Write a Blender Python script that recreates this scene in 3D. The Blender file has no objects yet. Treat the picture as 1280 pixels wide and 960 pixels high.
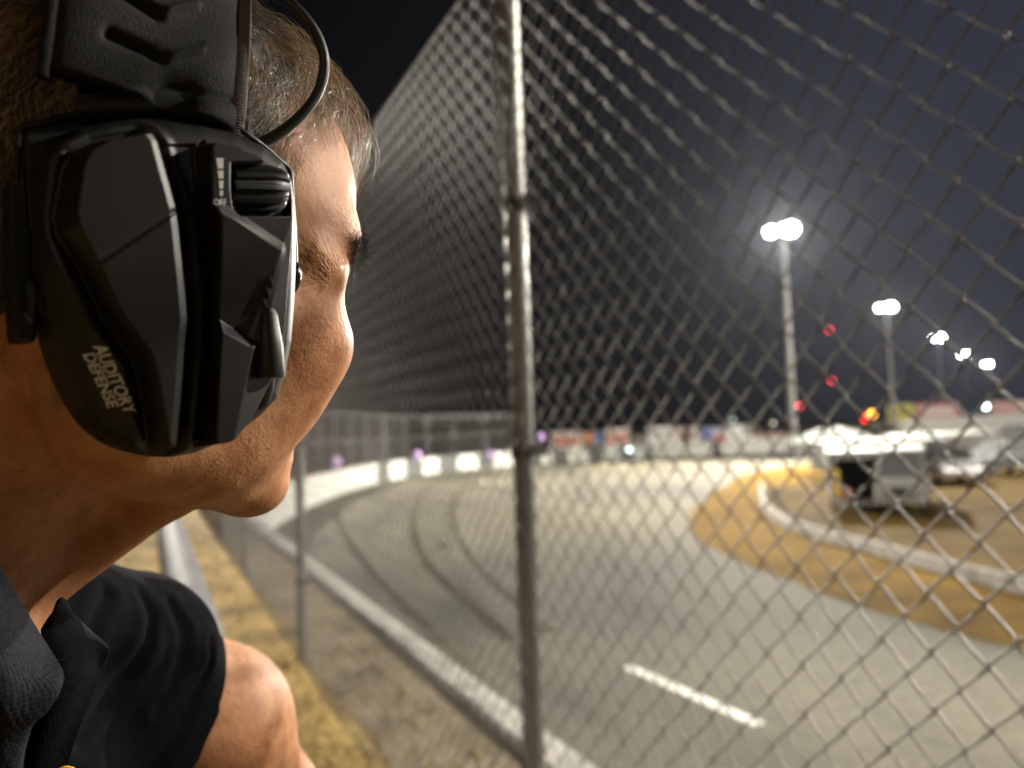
import bpy, bmesh, math, random
import numpy as np
from mathutils import Vector, Matrix
KEY_POWER = 195000.0
FILL_POWER = 640.0
HAZE = .00005
# ---------------------------------------------------------------- camera frame
FPX = 970.0                    # focal length in pixels of a 1280 wide picture
EYE = np.array([0.0, 0.0, 1.6])
_p, _r = math.radians(3.1), math.radians(2.0)
_fw = np.array([0, math.cos(_p), math.sin(_p)]); _rt = np.array([1.0, 0, 0]); _up = np.array([0, -math.sin(_p), math.cos(_p)])
CR = math.cos(_r)*_rt - math.sin(_r)*_up
CU = math.sin(_r)*_rt + math.cos(_r)*_up
CF = _fw
CB = np.stack([CR, CF, CU])     # rows: right, forward, up
def c2w(p):                     # person space (right, forward, up from the eye) -> world
    return np.asarray(p, float) @ CB + EYE
def w2c(p):
    return (np.asarray(p, float) - EYE) @ CB.T
def px2c(px, py, d):
    return np.array([(px-640)/FPX*d, d, (480-py)/FPX*d])

# ---------------------------------------------------------------- signed distance toolkit
def smin(a, b, k):
    h = np.clip(0.5+0.5*(b-a)/k, 0, 1)
    return b+(a-b)*h - k*h*(1-h)
def smax(a, b, k):
    return -smin(-a, -b, k)
def ell(p, c, r):
    q = p-np.asarray(c, p.dtype); r = np.asarray(r, p.dtype)
    k0 = np.sqrt(((q/r)**2).sum(1)); k1 = np.sqrt(((q/(r*r))**2).sum(1))+1e-9
    return k0*(k0-1)/k1
def cap(p, a, b, ra, rb=None):
    a = np.asarray(a, p.dtype); b = np.asarray(b, p.dtype)
    rb = ra if rb is None else rb
    ba = b-a; h = np.clip(((p-a)@ba)/(ba@ba), 0, 1)
    return np.sqrt(((p-a-h[:, None]*ba)**2).sum(1)) - (ra+(rb-ra)*h)

# ---------------------------------------------------------------- head frame: x face, y right ear, z crown
HA = math.radians(48)
HO = np.array([-.1720, .322, .038])
HPI = math.radians(7)
_h = np.array([math.sin(HA), math.cos(HA), 0]); _z = np.array([0, 0, 1.0])
HFv = math.cos(HPI)*_h - math.sin(HPI)*_z; HUv = math.sin(HPI)*_h + math.cos(HPI)*_z; HS = np.array([math.cos(HA), -math.sin(HA), 0])
HB = np.stack([HFv, HS, HUv])
def h2c(p): return np.asarray(p, float) @ HB + HO
def c2h(p): return (p-HO.astype(p.dtype)) @ HB.T.astype(p.dtype)

def head_sdf(q):
    h = q.copy(); sy = h[:, 1].copy(); h[:, 1] = np.sqrt(h[:, 1]**2+1e-6)
    d = ell(h, (-.006, 0, .050), (.097, .077, .096))
    d = smin(d, ell(h, (.046, 0, .052), (.054, .064, .056)), .03)
    d = smin(d, ell(h, (.042, 0, -.028), (.048, .049, .054)), .03)
    d = smin(d, cap(h, (.089, .010, .038), (.079, .042, .037), .0092, .0082), .014)        # brow ridge
    d = smin(d, cap(h, (.076, .045, .031), (.066, .052, .012), .0085, .009), .020)         # side of the orbit
    d = smin(d, ell(h, (.070, .048, -.012), (.022, .0185, .020)), .018)                   # cheekbone
    d = smin(d, cap(h, (.060, .054, -.004), (.005, .070, .000), .010), .016)
    d = smin(d, ell(h, (.064, .031, -.030), (.022, .020, .022)), .02)                     # cheek
    d = smin(d, cap(h, (-.004, .050, -.046), (.066, .014, -.077), .016, .010), .022)      # jaw
    d = smin(d, cap(h, (.000, .058, -.01), (-.002, .052, -.055), .013, .015), .02)
    d = smin(d, ell(h, (.068, 0, -.057), (.018, .025, .026)), .015)                        # muzzle
    d = smin(d, ell(h, (.0755, 0, -.0765), (.0155, .020, .0140)), .011)                       # chin
    d = smin(d, ell(h, (.028, .040, -.036), (.040, .022, .040)), .03)                     # cheek and masseter
    d = smin(d, ell(h, (.050, .049, .030), (.028, .019, .030)), .02)                      # temple
    # orbit and eyeball
    d = smax(d, -ell(h, (.097, .033, .012), (.018, .020, .013)), .014)
    d = smin(d, ell(h, (.0765, .032, .0135), (.0125, .0125, .0125)), .003)
    # nose
    d = smin(d, cap(h, (.089, 0, .022), (.107, 0, -.018), .006, .0085), .010)
    d = smin(d, ell(h, (.100, .010, -.022), (.010, .007, .008)), .006)
    # lips
    d = smin(d, ell(h, (.0845, 0, -.052), (.006, .021, .0055)), .006)
    d = smin(d, ell(h, (.0835, 0, -.063), (.006, .018, .006)), .005)
    # ears, flat under the cups
    d = smin(d, ell(h, (-.008, .076, .000), (.020, .006, .032)), .006)
    return d
# ---------------------------------------------------------------- body in person space
NECK_A = np.array([-.208, .330, .012]); NECK_B = np.array([-.285, .325, -.090])
CHEST = np.array([-.330, .340, -.330])
SH_L = px2c(136, 886, .50); EL_L = px2c(312, 1035, .565)
SH_R = np.array([-.365, .120, -.235])
def torso_sdf(p):
    d = cap(p, NECK_B+(-.02, .01, -.05), (-.35, .34, -.36), .085, .135)
    d = smin(d, cap(p, SH_L, SH_R, .060, .060), .07)
    d = smin(d, cap(p, px2c(40, 790, .42), px2c(165, 808, .485), .040, .042), .04)
    d = smin(d, cap(p, (-.35, .36, -.36), (-.40, .40, -.75), .135, .140), .06)
    return d
def body_sdf(p):
    d = head_sdf(c2h(p))
    d = smin(d, cap(p, NECK_A, NECK_B, .056, .060), .020)
    d = smin(d, cap(p, NECK_B, CHEST, .060, .090), .03)
    d = smin(d, cap(p, px2c(200, 616, .375), px2c(-60, 800, .36), .014, .016), .022)  # larynx and throat
    t = torso_sdf(p)+.010
    a = cap(p, SH_L, EL_L, .053, .044)
    a = smin(a, ell(p, px2c(258, 905, .525), (.051, .05, .05)), .03)
    a = smin(a, cap(p, px2c(256, 925, .53), EL_L, .048, .043), .04)
    d = smin(d, smin(t, a, .03), .03)
    return d
def march(sdf, px, py, d0=.12, d1=.95, n=160):
    """first surface point along the view of (px, py)"""
    ray = px2c(px, py, 1.0); L = np.linalg.norm(ray); ray = ray/L
    t = d0
    for _ in range(n):
        v = float(sdf((ray*t)[None, :])[0])
        if v < 2e-4: return ray*t
        t += max(v*.7, 2e-4)
        if t > d1: break
    return None
# ---------------------------------------------------------------- scene and mesh helpers
scene = bpy.context.scene
COL = scene.collection
rng = np.random.default_rng(7); random.seed(7)

def link(name, me, mat=None, parent=None):
    o = bpy.data.objects.new(name, me); COL.objects.link(o)
    if mat is not None and me is not None: me.materials.append(mat)
    if parent is not None: o.parent = parent
    return o
def tag(o, label=None, cat=None, group=None, kind=None):
    if label: o['label'] = label
    if cat: o['category'] = cat
    if group: o['group'] = group
    if kind: o['kind'] = kind
    return o
def empty(name, loc=(0, 0, 0), rz=0.0):
    o = bpy.data.objects.new(name, None); COL.objects.link(o)
    o.location = loc; o.rotation_euler = (0, 0, rz); o.empty_display_size = .1
    return o
def dup(o, parent=None):
    c = o.copy(); COL.objects.link(c)
    if parent is not None: c.parent = parent
    for ch in list(o.children): dup(ch, c)
    return c
def mesh_from(name, V, F, smooth=False):
    me = bpy.data.meshes.new(name)
    V = np.asarray(V, np.float32)
    if isinstance(F, np.ndarray):
        k = F.shape[1]
        me.vertices.add(len(V)); me.vertices.foreach_set('co', V.ravel())
        me.loops.add(F.size); me.loops.foreach_set('vertex_index', F.astype(np.int32).ravel())
        me.polygons.add(len(F)); me.polygons.foreach_set('loop_start', np.arange(0, F.size, k, dtype=np.int32))
        me.update(calc_edges=True); me.validate()
    else:
        me.from_pydata([tuple(map(float, v)) for v in V], [], [tuple(f) for f in F]); me.update()
    if smooth:
        me.polygons.foreach_set('use_smooth', np.ones(len(me.polygons), bool))
    return me

class MB:
    """collects shapes in one mesh"""
    def __init__(s): s.V = []; s.F = []; s.n = 0
    def add(s, V, F):
        V = np.asarray(V, float); s.V.append(V); s.F += [tuple(int(i)+s.n for i in f) for f in F]; s.n += len(V); return s
    def box(s, c, size, rz=0.0, taper=1.0):
        x, y, z = np.asarray(size)/2
        V = np.array([(-x,-y,-z),(x,-y,-z),(x,y,-z),(-x,y,-z),(-x*taper,-y*taper,z),(x*taper,-y*taper,z),(x*taper,y*taper,z),(-x*taper,y*taper,z)])
        cz, sz = math.cos(rz), math.sin(rz)
        V = V @ np.array([[cz, sz, 0], [-sz, cz, 0], [0, 0, 1]]) + np.asarray(c, float)
        return s.add(V, [(0,3,2,1),(4,5,6,7),(0,1,5,4),(1,2,6,5),(2,3,7,6),(3,0,4,7)])
    def tube(s, pts, r, n=8, caps=True):
        pts = np.asarray(pts, float); m = len(pts); r = np.broadcast_to(np.asarray(r, float), (m,))
        T = np.gradient(pts, axis=0); T /= np.linalg.norm(T, axis=1)[:, None]+1e-12
        u = np.cross(T[0], (0, 0, 1.0)); u = u if np.linalg.norm(u) > 1e-3 else np.cross(T[0], (1.0, 0, 0)); u /= np.linalg.norm(u)
        V = []
        for i in range(m):
            u = u-T[i]*(u@T[i]); u /= np.linalg.norm(u); w = np.cross(T[i], u)
            for k in range(n):
                a = 2*math.pi*k/n; V.append(pts[i]+r[i]*(math.cos(a)*u+math.sin(a)*w))
        F = [(i*n+k, i*n+(k+1) % n, (i+1)*n+(k+1) % n, (i+1)*n+k) for i in range(m-1) for k in range(n)]
        if caps: F += [tuple(range(n))[::-1], tuple(range((m-1)*n, m*n))]
        return s.add(V, F)
    def prism(s, poly, axis_vec):
        P = np.asarray(poly, float); n = len(P); V = np.concatenate([P, P+np.asarray(axis_vec, float)])
        return s.add(V, [tuple(range(n))[::-1], tuple(range(n, 2*n))]+[(i, (i+1) % n, n+(i+1) % n, n+i) for i in range(n)])
    def build(s, name, mat, parent=None, smooth=False, bevel=0, seg=2, auto=None):
        me = mesh_from(name, np.concatenate(s.V), s.F, smooth)
        o = link(name, me, mat, parent)
        bm = bmesh.new(); bm.from_mesh(me); bmesh.ops.recalc_face_normals(bm, faces=bm.faces); bm.to_mesh(me); bm.free()
        if smooth and auto is None:
            me.set_sharp_from_angle(angle=math.radians(40))
        if bevel:
            b = o.modifiers.new('edge', 'BEVEL'); b.width = bevel; b.segments = seg; b.limit_method = 'ANGLE'; b.angle_limit = math.radians(35); b.harden_normals = False
        return o
def grid_mesh(name, G, smooth=True):
    """G: (n, m, 3) points"""
    n, m = G.shape[:2]; I = np.arange(n*m).reshape(n, m)
    F = np.stack([I[:-1, :-1], I[1:, :-1], I[1:, 1:], I[:-1, 1:]], -1).reshape(-1, 4)
    return mesh_from(name, G.reshape(-1, 3), F, smooth)

def surface(sdf, lo, hi, h, xform=c2w, relax=2, cut=None):
    """surface-nets mesh of an implicit body; fine cells are only evaluated near the surface"""
    lo = np.asarray(lo, float); hi = np.asarray(hi, float); K = 4
    nc = np.ceil((hi-lo)/(h*K)).astype(int)+1
    ax = [lo[i]+np.arange(nc[i])*h*K+h*(K-1)/2 for i in range(3)]
    G = np.stack(np.meshgrid(*ax, indexing='ij'), -1).reshape(-1, 3)
    dc = np.concatenate([sdf(g) for g in np.array_split(G, max(1, len(G)//200000))]).reshape(nc)
    D = np.repeat(np.repeat(np.repeat(dc, K, 0), K, 1), K, 2).astype(np.float32)
    idx = np.argwhere(np.abs(D) < h*K*1.6)
    P = lo+idx*h
    D[tuple(idx.T)] = np.concatenate([sdf(g) for g in np.array_split(P, max(1, len(P)//200000))])
    S = D < 0
    c = np.zeros(np.array(D.shape)-1, np.uint8)
    corners = [(i, j, k) for i in (0, 1) for j in (0, 1) for k in (0, 1)]
    for i, j, k in corners: c += S[i:i+c.shape[0], j:j+c.shape[1], k:k+c.shape[2]]
    act = np.argwhere((c > 0) & (c < 8))
    vid = -np.ones(c.shape, np.int64); vid[tuple(act.T)] = np.arange(len(act))
    acc = np.zeros((len(act), 3)); cnt = np.zeros(len(act))
    for a in range(8):
        for b in range(a+1, 8):
            ca, cb = np.array(corners[a]), np.array(corners[b])
            if abs(ca-cb).sum() != 1: continue
            da = D[tuple((act+ca).T)]; db = D[tuple((act+cb).T)]
            m = (da < 0) != (db < 0); t = np.where(m, da/np.where(m, da-db, 1), 0)
            acc += np.where(m[:, None], act+ca+t[:, None]*(cb-ca), 0); cnt += m
    V = lo+acc/cnt[:, None]*h
    F = []
    for d in range(3):
        e = [0, 0, 0]; e[d] = 1; u, w = (d+1) % 3, (d+2) % 3
        sl0 = [slice(1, -1)]*3; sl0[d] = slice(0, -1); sl1 = [slice(1, -1)]*3; sl1[d] = slice(1, None)
        s0, s1 = S[tuple(sl0)], S[tuple(sl1)]
        E = np.argwhere(s0 != s1); flip = s0[tuple(E.T)]
        base = E+1; base[:, d] -= 1
        q = []
        for du, dw in ((1, 1), (0, 1), (0, 0), (1, 0)):
            b = base.copy(); b[:, u] -= du; b[:, w] -= dw; q.append(vid[tuple(b.T)])
        q = np.stack(q, 1); q[~flip] = q[~flip][:, ::-1]; F.append(q)
    F = np.concatenate(F); F = F[(F >= 0).all(1)]
    for _ in range(relax):
        V, g = project(sdf, V, h)
    if cut is not None:
        keep = ~cut(V); F = F[keep[F].all(1)]
        used = np.zeros(len(V), bool); used[F.ravel()] = True
        rm = np.cumsum(used)-1; V = V[used]; F = rm[F]
    return V, F
def grad(sdf, V, e=4e-4):
    g = np.stack([sdf(V+np.eye(3)[i]*e)-sdf(V-np.eye(3)[i]*e) for i in range(3)], 1)
    return g/(np.linalg.norm(g, axis=1)[:, None]+1e-12)
def project(sdf, V, lim=1.0):
    g = grad(sdf, V); d = np.clip(sdf(V), -lim, lim)
    return V-g*d[:, None]*.9, g

# ---------------------------------------------------------------- materials
def mat(name, col, rough=.6, metal=0.0, spec=.5, var=0.0, vscale=20.0, bump=0.0, bscale=200.0, emit=None, estr=0.0, coord='Object', detail=4.0, col2=None, vcontrast=(.35, .65), bdist=.001, stretch=None, coat=0.0, sheen=0.0):
    m = bpy.data.materials.new(name); m.use_nodes = True
    nt = m.node_tree; B = nt.nodes['Principled BSDF']
    B.inputs['Base Color'].default_value = (*col, 1); B.inputs['Roughness'].default_value = rough
    B.inputs['Metallic'].default_value = metal; B.inputs['Specular IOR Level'].default_value = spec
    B.inputs['Coat Weight'].default_value = coat
    if sheen: B.inputs['Sheen Weight'].default_value = sheen; B.inputs['Sheen Roughness'].default_value = .5
    if emit: B.inputs['Emission Color'].default_value = (*emit, 1); B.inputs['Emission Strength'].default_value = estr
    if var or bump or col2:
        tc = nt.nodes.new('ShaderNodeTexCoord'); src = tc.outputs[coord]
        if stretch:
            mp = nt.nodes.new('ShaderNodeMapping'); mp.inputs['Scale'].default_value = stretch; nt.links.new(src, mp.inputs[0]); src = mp.outputs[0]
        if var or col2:
            n = nt.nodes.new('ShaderNodeTexNoise'); n.inputs['Scale'].default_value = vscale; n.inputs['Detail'].default_value = detail; nt.links.new(src, n.inputs['Vector'])
            r = nt.nodes.new('ShaderNodeValToRGB'); e = r.color_ramp.elements
            e[0].position, e[1].position = vcontrast
            c2 = col2 or tuple(min(1, c*(1+var)) for c in col); c1 = col if col2 else tuple(c*(1-var) for c in col)
            e[0].color = (*c1, 1); e[1].color = (*c2, 1)
            nt.links.new(n.outputs['Fac'], r.inputs[0]); nt.links.new(r.outputs[0], B.inputs['Base Color'])
        if bump:
            n2 = nt.nodes.new('ShaderNodeTexNoise'); n2.inputs['Scale'].default_value = bscale; n2.inputs['Detail'].default_value = 5; nt.links.new(src, n2.inputs['Vector'])
            b = nt.nodes.new('ShaderNodeBump'); b.inputs['Strength'].default_value = bump; b.inputs['Distance'].default_value = bdist
            nt.links.new(n2.outputs['Fac'], b.inputs['Height']); nt.links.new(b.outputs[0], B.inputs['Normal'])
    return m
def node(nt, typ, **kw):
    n = nt.nodes.new(typ)
    for k, v in kw.items(): setattr(n, k, v)
    return n
def math_node(nt, op, a, b=None):
    n = nt.nodes.new('ShaderNodeMath'); n.operation = op
    for i, v in enumerate((a, b)):
        if v is None: continue
        if isinstance(v, (int, float)): n.inputs[i].default_value = v
        else: nt.links.new(v, n.inputs[i])
    return n.outputs[0]
# ---------------------------------------------------------------- the person
def eyelid_detail():
    """wrinkles beside the eye and the folded upper lid, as small ridges on the face (person space)"""
    R = []
    def line(pts, r, out):
        Q = []
        for x, y in pts:
            p = march(body_sdf, x, y)
            if p is None: continue
            g = grad(body_sdf, p[None, :])[0]; Q.append(p+g*out)
        for a, b in zip(Q[:-1], Q[1:]): R.append((a, b, r))
    line([(394, 309), (404, 320), (413, 329), (419, 340), (420, 348)], .0021, -.0006)
    line([(408, 309), (419, 319), (429, 329), (430, 338)], .0022, -.0010)
    return R
RIDGES = eyelid_detail()
TPAD = [march(body_sdf, *q)+np.array([0, .0066, 0]) for q in ((384, 314), (398, 328), (411, 340))]
def body_full(p):
    d = body_sdf(p)
    near = np.abs(d) < .02
    if near.any():
        q = p[near]; dd = d[near]
        dd = smin(dd, smin(cap(q, TPAD[0], TPAD[1], .0050), cap(q, TPAD[1], TPAD[2], .0050, .0042), .002), .008)
        for a, b, r in RIDGES:
            dd = smin(dd, cap(q, a, b, r), .0025)
        d = d.copy(); d[near] = dd
    d = smin(d, cap(p, EL_L, px2c(325, 1210, .66), .045, .030), .03)            # forearm down to the rail
    w = px2c(325, 1210, .66)
    k = (np.array([.62, .78, -.05])); k = k/np.linalg.norm(k); sd = np.cross(k, (0, 0, 1.0)); sd /= np.linalg.norm(sd)
    d = smin(d, ell(p, w+k*.045, (.045, .045, .020)), .02)
    for i, (o, L) in enumerate(((-.03, .066), (-.01, .076), (.010, .072), (.029, .058))):
        a = w+k*.075+sd*o; b = a+k*L*.55+np.array([0, 0, -.004]); c = b+k*L*.30+np.array([0, 0, -.022])
        d = smin(d, smin(cap(p, a, b, .0095, .0088), cap(p, b, c, .0088, .0072), .004), .005)
    a = w+k*.03-sd*.036; b = a+k*.045-sd*.02; d = smin(d, cap(p, a, b, .012, .0095), .01)
    return d
LO = (-.46, .02, -.60); HI = (.10, .88, .20)
V, F = surface(body_full, LO, HI, .0022)
body_me = mesh_from('person', c2w(V), F, True)

# skin
def skin_material():
    m = mat('skin', (.46, .22, .11), rough=.5, spec=.24)
    nt = m.node_tree; B = nt.nodes['Principled BSDF']; L = nt.links
    tc = node(nt, 'ShaderNodeTexCoord'); src = tc.outputs['Object']
    n1 = node(nt, 'ShaderNodeTexNoise'); n1.inputs['Scale'].default_value = 70; n1.inputs['Detail'].default_value = 5; L.new(src, n1.inputs['Vector'])
    r1 = node(nt, 'ShaderNodeValToRGB'); e = r1.color_ramp.elements
    e[0].position = .34; e[0].color = (.29, .120, .054, 1); e[1].position = .68; e[1].color = (.41, .208, .108, 1)
    L.new(n1.outputs['Fac'], r1.inputs[0])
    n2 = node(nt, 'ShaderNodeTexNoise'); n2.inputs['Scale'].default_value = 260; n2.inputs['Detail'].default_value = 3; L.new(src, n2.inputs['Vector'])
    r2 = node(nt, 'ShaderNodeValToRGB'); e = r2.color_ramp.elements; e[0].position = .62; e[0].color = (1, 1, 1, 1); e[1].position = .74; e[1].color = (.62, .50, .42, 1)
    L.new(n2.outputs['Fac'], r2.inputs[0])
    mx = node(nt, 'ShaderNodeMix', data_type='RGBA', blend_type='MULTIPLY'); mx.inputs['Factor'].default_value = .95
    L.new(r1.outputs[0], mx.inputs['A']); L.new(r2.outputs[0], mx.inputs['B']); L.new(mx.outputs['Result'], B.inputs['Base Color'])
    # pores, finer creases and the fan of wrinkles at the corner of the eye
    vo = node(nt, 'ShaderNodeTexVoronoi', feature='SMOOTH_F1'); vo.inputs['Scale'].default_value = 900; L.new(src, vo.inputs['Vector'])
    n3 = node(nt, 'ShaderNodeTexNoise'); n3.inputs['Scale'].default_value = 330; n3.inputs['Detail'].default_value = 6; L.new(src, n3.inputs['Vector'])
    eye = c2w(march(body_sdf, 418, 350)); ax = c2w(march(body_sdf, 380, 320))-eye; ax = ax/np.linalg.norm(ax)
    vm = node(nt, 'ShaderNodeVectorMath', operation='SUBTRACT'); L.new(src, vm.inputs[0]); vm.inputs[1].default_value = tuple(eye)
    ln = node(nt, 'ShaderNodeVectorMath', operation='LENGTH'); L.new(vm.outputs[0], ln.inputs[0])
    mk = node(nt, 'ShaderNodeMapRange'); L.new(ln.outputs['Value'], mk.inputs['Value'])
    mk.inputs['From Min'].default_value = .030; mk.inputs['From Max'].default_value = .008; mk.inputs['To Min'].default_value = 0; mk.inputs['To Max'].default_value = 1
    dn = node(nt, 'ShaderNodeVectorMath', operation='NORMALIZE'); L.new(vm.outputs[0], dn.inputs[0])
    sc = node(nt, 'ShaderNodeVectorMath', operation='SCALE'); sc.inputs['Scale'].default_value = 9.0; L.new(dn.outputs[0], sc.inputs[0])
    n4 = node(nt, 'ShaderNodeTexNoise'); n4.inputs['Scale'].default_value = 1.0; n4.inputs['Detail'].default_value = 2; L.new(sc.outputs[0], n4.inputs['Vector'])
    dv = node(nt, 'ShaderNodeVectorMath', operation='DOT_PRODUCT'); L.new(dn.outputs[0], dv.inputs[0]); dv.inputs[1].default_value = tuple(ax)
    fan = node(nt, 'ShaderNodeMapRange'); L.new(dv.outputs['Value'], fan.inputs['Value']); fan.inputs['From Min'].default_value = -.1; fan.inputs['From Max'].default_value = .5
    wr = math_node(nt, 'MULTIPLY', math_node(nt, 'MULTIPLY', n4.outputs['Fac'], mk.outputs[0]), fan.outputs[0])
    h = math_node(nt, 'ADD', math_node(nt, 'MULTIPLY', vo.outputs['Distance'], .35), math_node(nt, 'MULTIPLY', n3.outputs['Fac'], .6))
    n5 = node(nt, 'ShaderNodeTexNoise'); n5.inputs['Scale'].default_value = 45; n5.inputs['Detail'].default_value = 3; L.new(src, n5.inputs['Vector'])
    pm_ = node(nt, 'ShaderNodeMapRange'); L.new(n5.outputs['Fac'], pm_.inputs['Value']); pm_.inputs['From Min'].default_value = .35; pm_.inputs['From Max'].default_value = .65; pm_.inputs['To Min'].default_value = .25; pm_.inputs['To Max'].default_value = 1.25
    h = math_node(nt, 'ADD', math_node(nt, 'MULTIPLY', h, pm_.outputs[0]), math_node(nt, 'MULTIPLY', n5.outputs['Fac'], 1.4))
    h = math_node(nt, 'ADD', h, math_node(nt, 'MULTIPLY', wr, 1.7))
    b = node(nt, 'ShaderNodeBump'); b.inputs['Strength'].default_value = .68; b.inputs['Distance'].default_value = .0006
    L.new(h, b.inputs['Height']); L.new(b.outputs[0], B.inputs['Normal'])
    rr = node(nt, 'ShaderNodeMapRange'); L.new(n1.outputs['Fac'], rr.inputs['Value']); rr.inputs['To Min'].default_value = .40; rr.inputs['To Max'].default_value = .70
    L.new(rr.outputs[0], B.inputs['Roughness'])
    B.inputs['Subsurface Weight'].default_value = .12; B.inputs['Subsurface Radius'].default_value = (1, .35, .2); B.inputs['Subsurface Scale'].default_value = .004
    return m
SKIN = skin_material()
person = link('person', body_me, SKIN)
tag(person, 'man in black ear defenders and dark polo shirt watching the track through the fence', 'person')

# ---- shirt: its own body a little outside the torso, with sleeve folds, cut at the neck and the sleeve hems
AX_L = (EL_L-SH_L)/np.linalg.norm(EL_L-SH_L)
def shirt_raw(p):
    t = torso_sdf(p)-.003
    s = cap(p, SH_L, SH_L+AX_L*.105, .064, .071)
    hem = SH_L+AX_L*.078
    n = AX_L+np.array([.10, -.66, .03]); n = n/np.linalg.norm(n)
    hd = (p-hem)@n; s = s-.0014*(hd > -.017); s = smax(s, hd, .003)
    el = SH_R+np.array([.02, -.05, -.30])
    s = np.minimum(s, cap(p, SH_R, SH_R+(el-SH_R)*.7, .066, .070))
    return smin(t, s, .035)
def _folds():
    R = []
    for pts, r in (([(176, 742), (189, 769), (186, 802), (160, 844), (124, 888), (96, 925)], .0052),
                   ([(213, 752), (231, 786), (231, 821), (212, 862), (196, 885)], .0046),
                   ([(134, 740), (124, 765), (112, 795)], .0055),
                   ([(262, 800), (262, 830), (240, 880)], .0035)):
        pa = np.array(pts, float); tt = np.linspace(0, len(pts)-1, 7*(len(pts)-1)+1)
        pts = np.stack([np.interp(tt, np.arange(len(pts)), pa[:, k]) for k in (0, 1)], 1)
        Q = [march(shirt_raw, x, y) for x, y in pts]; Q = [q for q in Q if q is not None]
        R.append((Q, r))
    return R
FOLDS = _folds()
def shirt_sdf(p):
    d = shirt_raw(p)
    near = np.abs(d) < .03
    if near.any():
        q = p[near]; dd = d[near]
        for Q, w in FOLDS:
            u = np.min([cap(q, a, b, 0.0) for a, b in zip(Q[:-1], Q[1:])], axis=0)
            dd = dd + 0.70*w*np.exp(-(u/(.50*w))**2) - .22*w*np.exp(-((u-1.7*w)/(.9*w))**2)
        dd = dd + .0014*np.sin(q[:, 0]*70+q[:, 2]*95+q[:, 1]*30)*np.sin(q[:, 2]*60-q[:, 1]*80)
        d = d.copy(); d[near] = dd
    return d
def neck_hole(v):
    return cap(v, NECK_A, NECK_B+(-.01, 0, -.03), .074, .076) < 0
def weave_material(name, col, scale, strength, rough=.85, spec=.3):
    m = mat(name, col, rough=rough, spec=spec, sheen=0)
    nt = m.node_tree; B = nt.nodes['Principled BSDF']; L = nt.links
    tc = node(nt, 'ShaderNodeTexCoord'); src = tc.outputs['UV' if scale < 0 else 'Object']; scale = abs(scale)
    w1 = node(nt, 'ShaderNodeTexVoronoi', feature='F1'); w1.inputs['Scale'].default_value = scale; w1.inputs['Randomness'].default_value = .25; L.new(src, w1.inputs['Vector'])
    b = node(nt, 'ShaderNodeBump', invert=True); b.inputs['Strength'].default_value = strength; b.inputs['Distance'].default_value = .0006
    L.new(w1.outputs['Distance'], b.inputs['Height']); L.new(b.outputs[0], B.inputs['Normal'])
    n = node(nt, 'ShaderNodeTexNoise'); n.inputs['Scale'].default_value = 900; L.new(tc.outputs['Object'], n.inputs['Vector'])
    r = node(nt, 'ShaderNodeValToRGB'); e = r.color_ramp.elements; e[0].position = .45; e[0].color = (*[c*.8 for c in col], 1); e[1].position = .72; e[1].color = (*[c*1.7 for c in col], 1)
    L.new(n.outputs['Fac'], r.inputs[0]); L.new(r.outputs[0], B.inputs['Base Color'])
    return m
SHIRT = weave_material('navy_knit', (.0026, .0027, .0040), 900, .35, .95, .03)
KNIT = weave_material('ribbed_collar_knit', (.0075, .008, .0118), 620, 1.0, .9, .12)
V, F = surface(shirt_sdf, (-.60, -.06, -.85), (.02, .72, -.05), .0030, cut=neck_hole)
shirt = link('polo_shirt', mesh_from('polo_shirt', c2w(V), F, True), SHIRT, person)

# ---- trousers and shoes, out of the picture
def legs_sdf(p):
    hip = np.array([-.40, .40, -.78]); d = ell(p, hip, (.15, .15, .13))
    for s, k in ((-1, .02), (1, .06)):
        a = hip+np.array([.03*s, .085*s, -.05]); b = a+np.array([k, k*.5, -.36]); c = b+np.array([-.01, .0, -.36])
        d = smin(d, smin(cap(p, a, b, .090, .068), cap(p, b, c, .066, .058), .02), .03)
    return d
V, F = surface(legs_sdf, (-.62, .15, -1.62), (-.15, .66, -.58), .012)
trousers = link('trousers', mesh_from('trousers', c2w(V), F, True), mat('dark_denim', (.02, .025, .04), .85, bump=.3, bscale=900), person)
for s, k in ((-1, .02), (1, .06)):
    a = np.array([-.40+.03*s+k-.01, .40+.085*s+k*.5, 0]); aw = c2w(a); aw[2] = 0
    mb = MB(); pts = [aw+np.array([-.05, -.02, .05]), aw+np.array([.02, .01, .055]), aw+np.array([.10, .05, .045]), aw+np.array([.17, .085, .038])]
    mb.tube(pts, [.045, .05, .046, .03], 12)
    sh = mb.build('shoe', mat('shoe_leather', (.03, .03, .03), .6), person, smooth=True)

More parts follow.
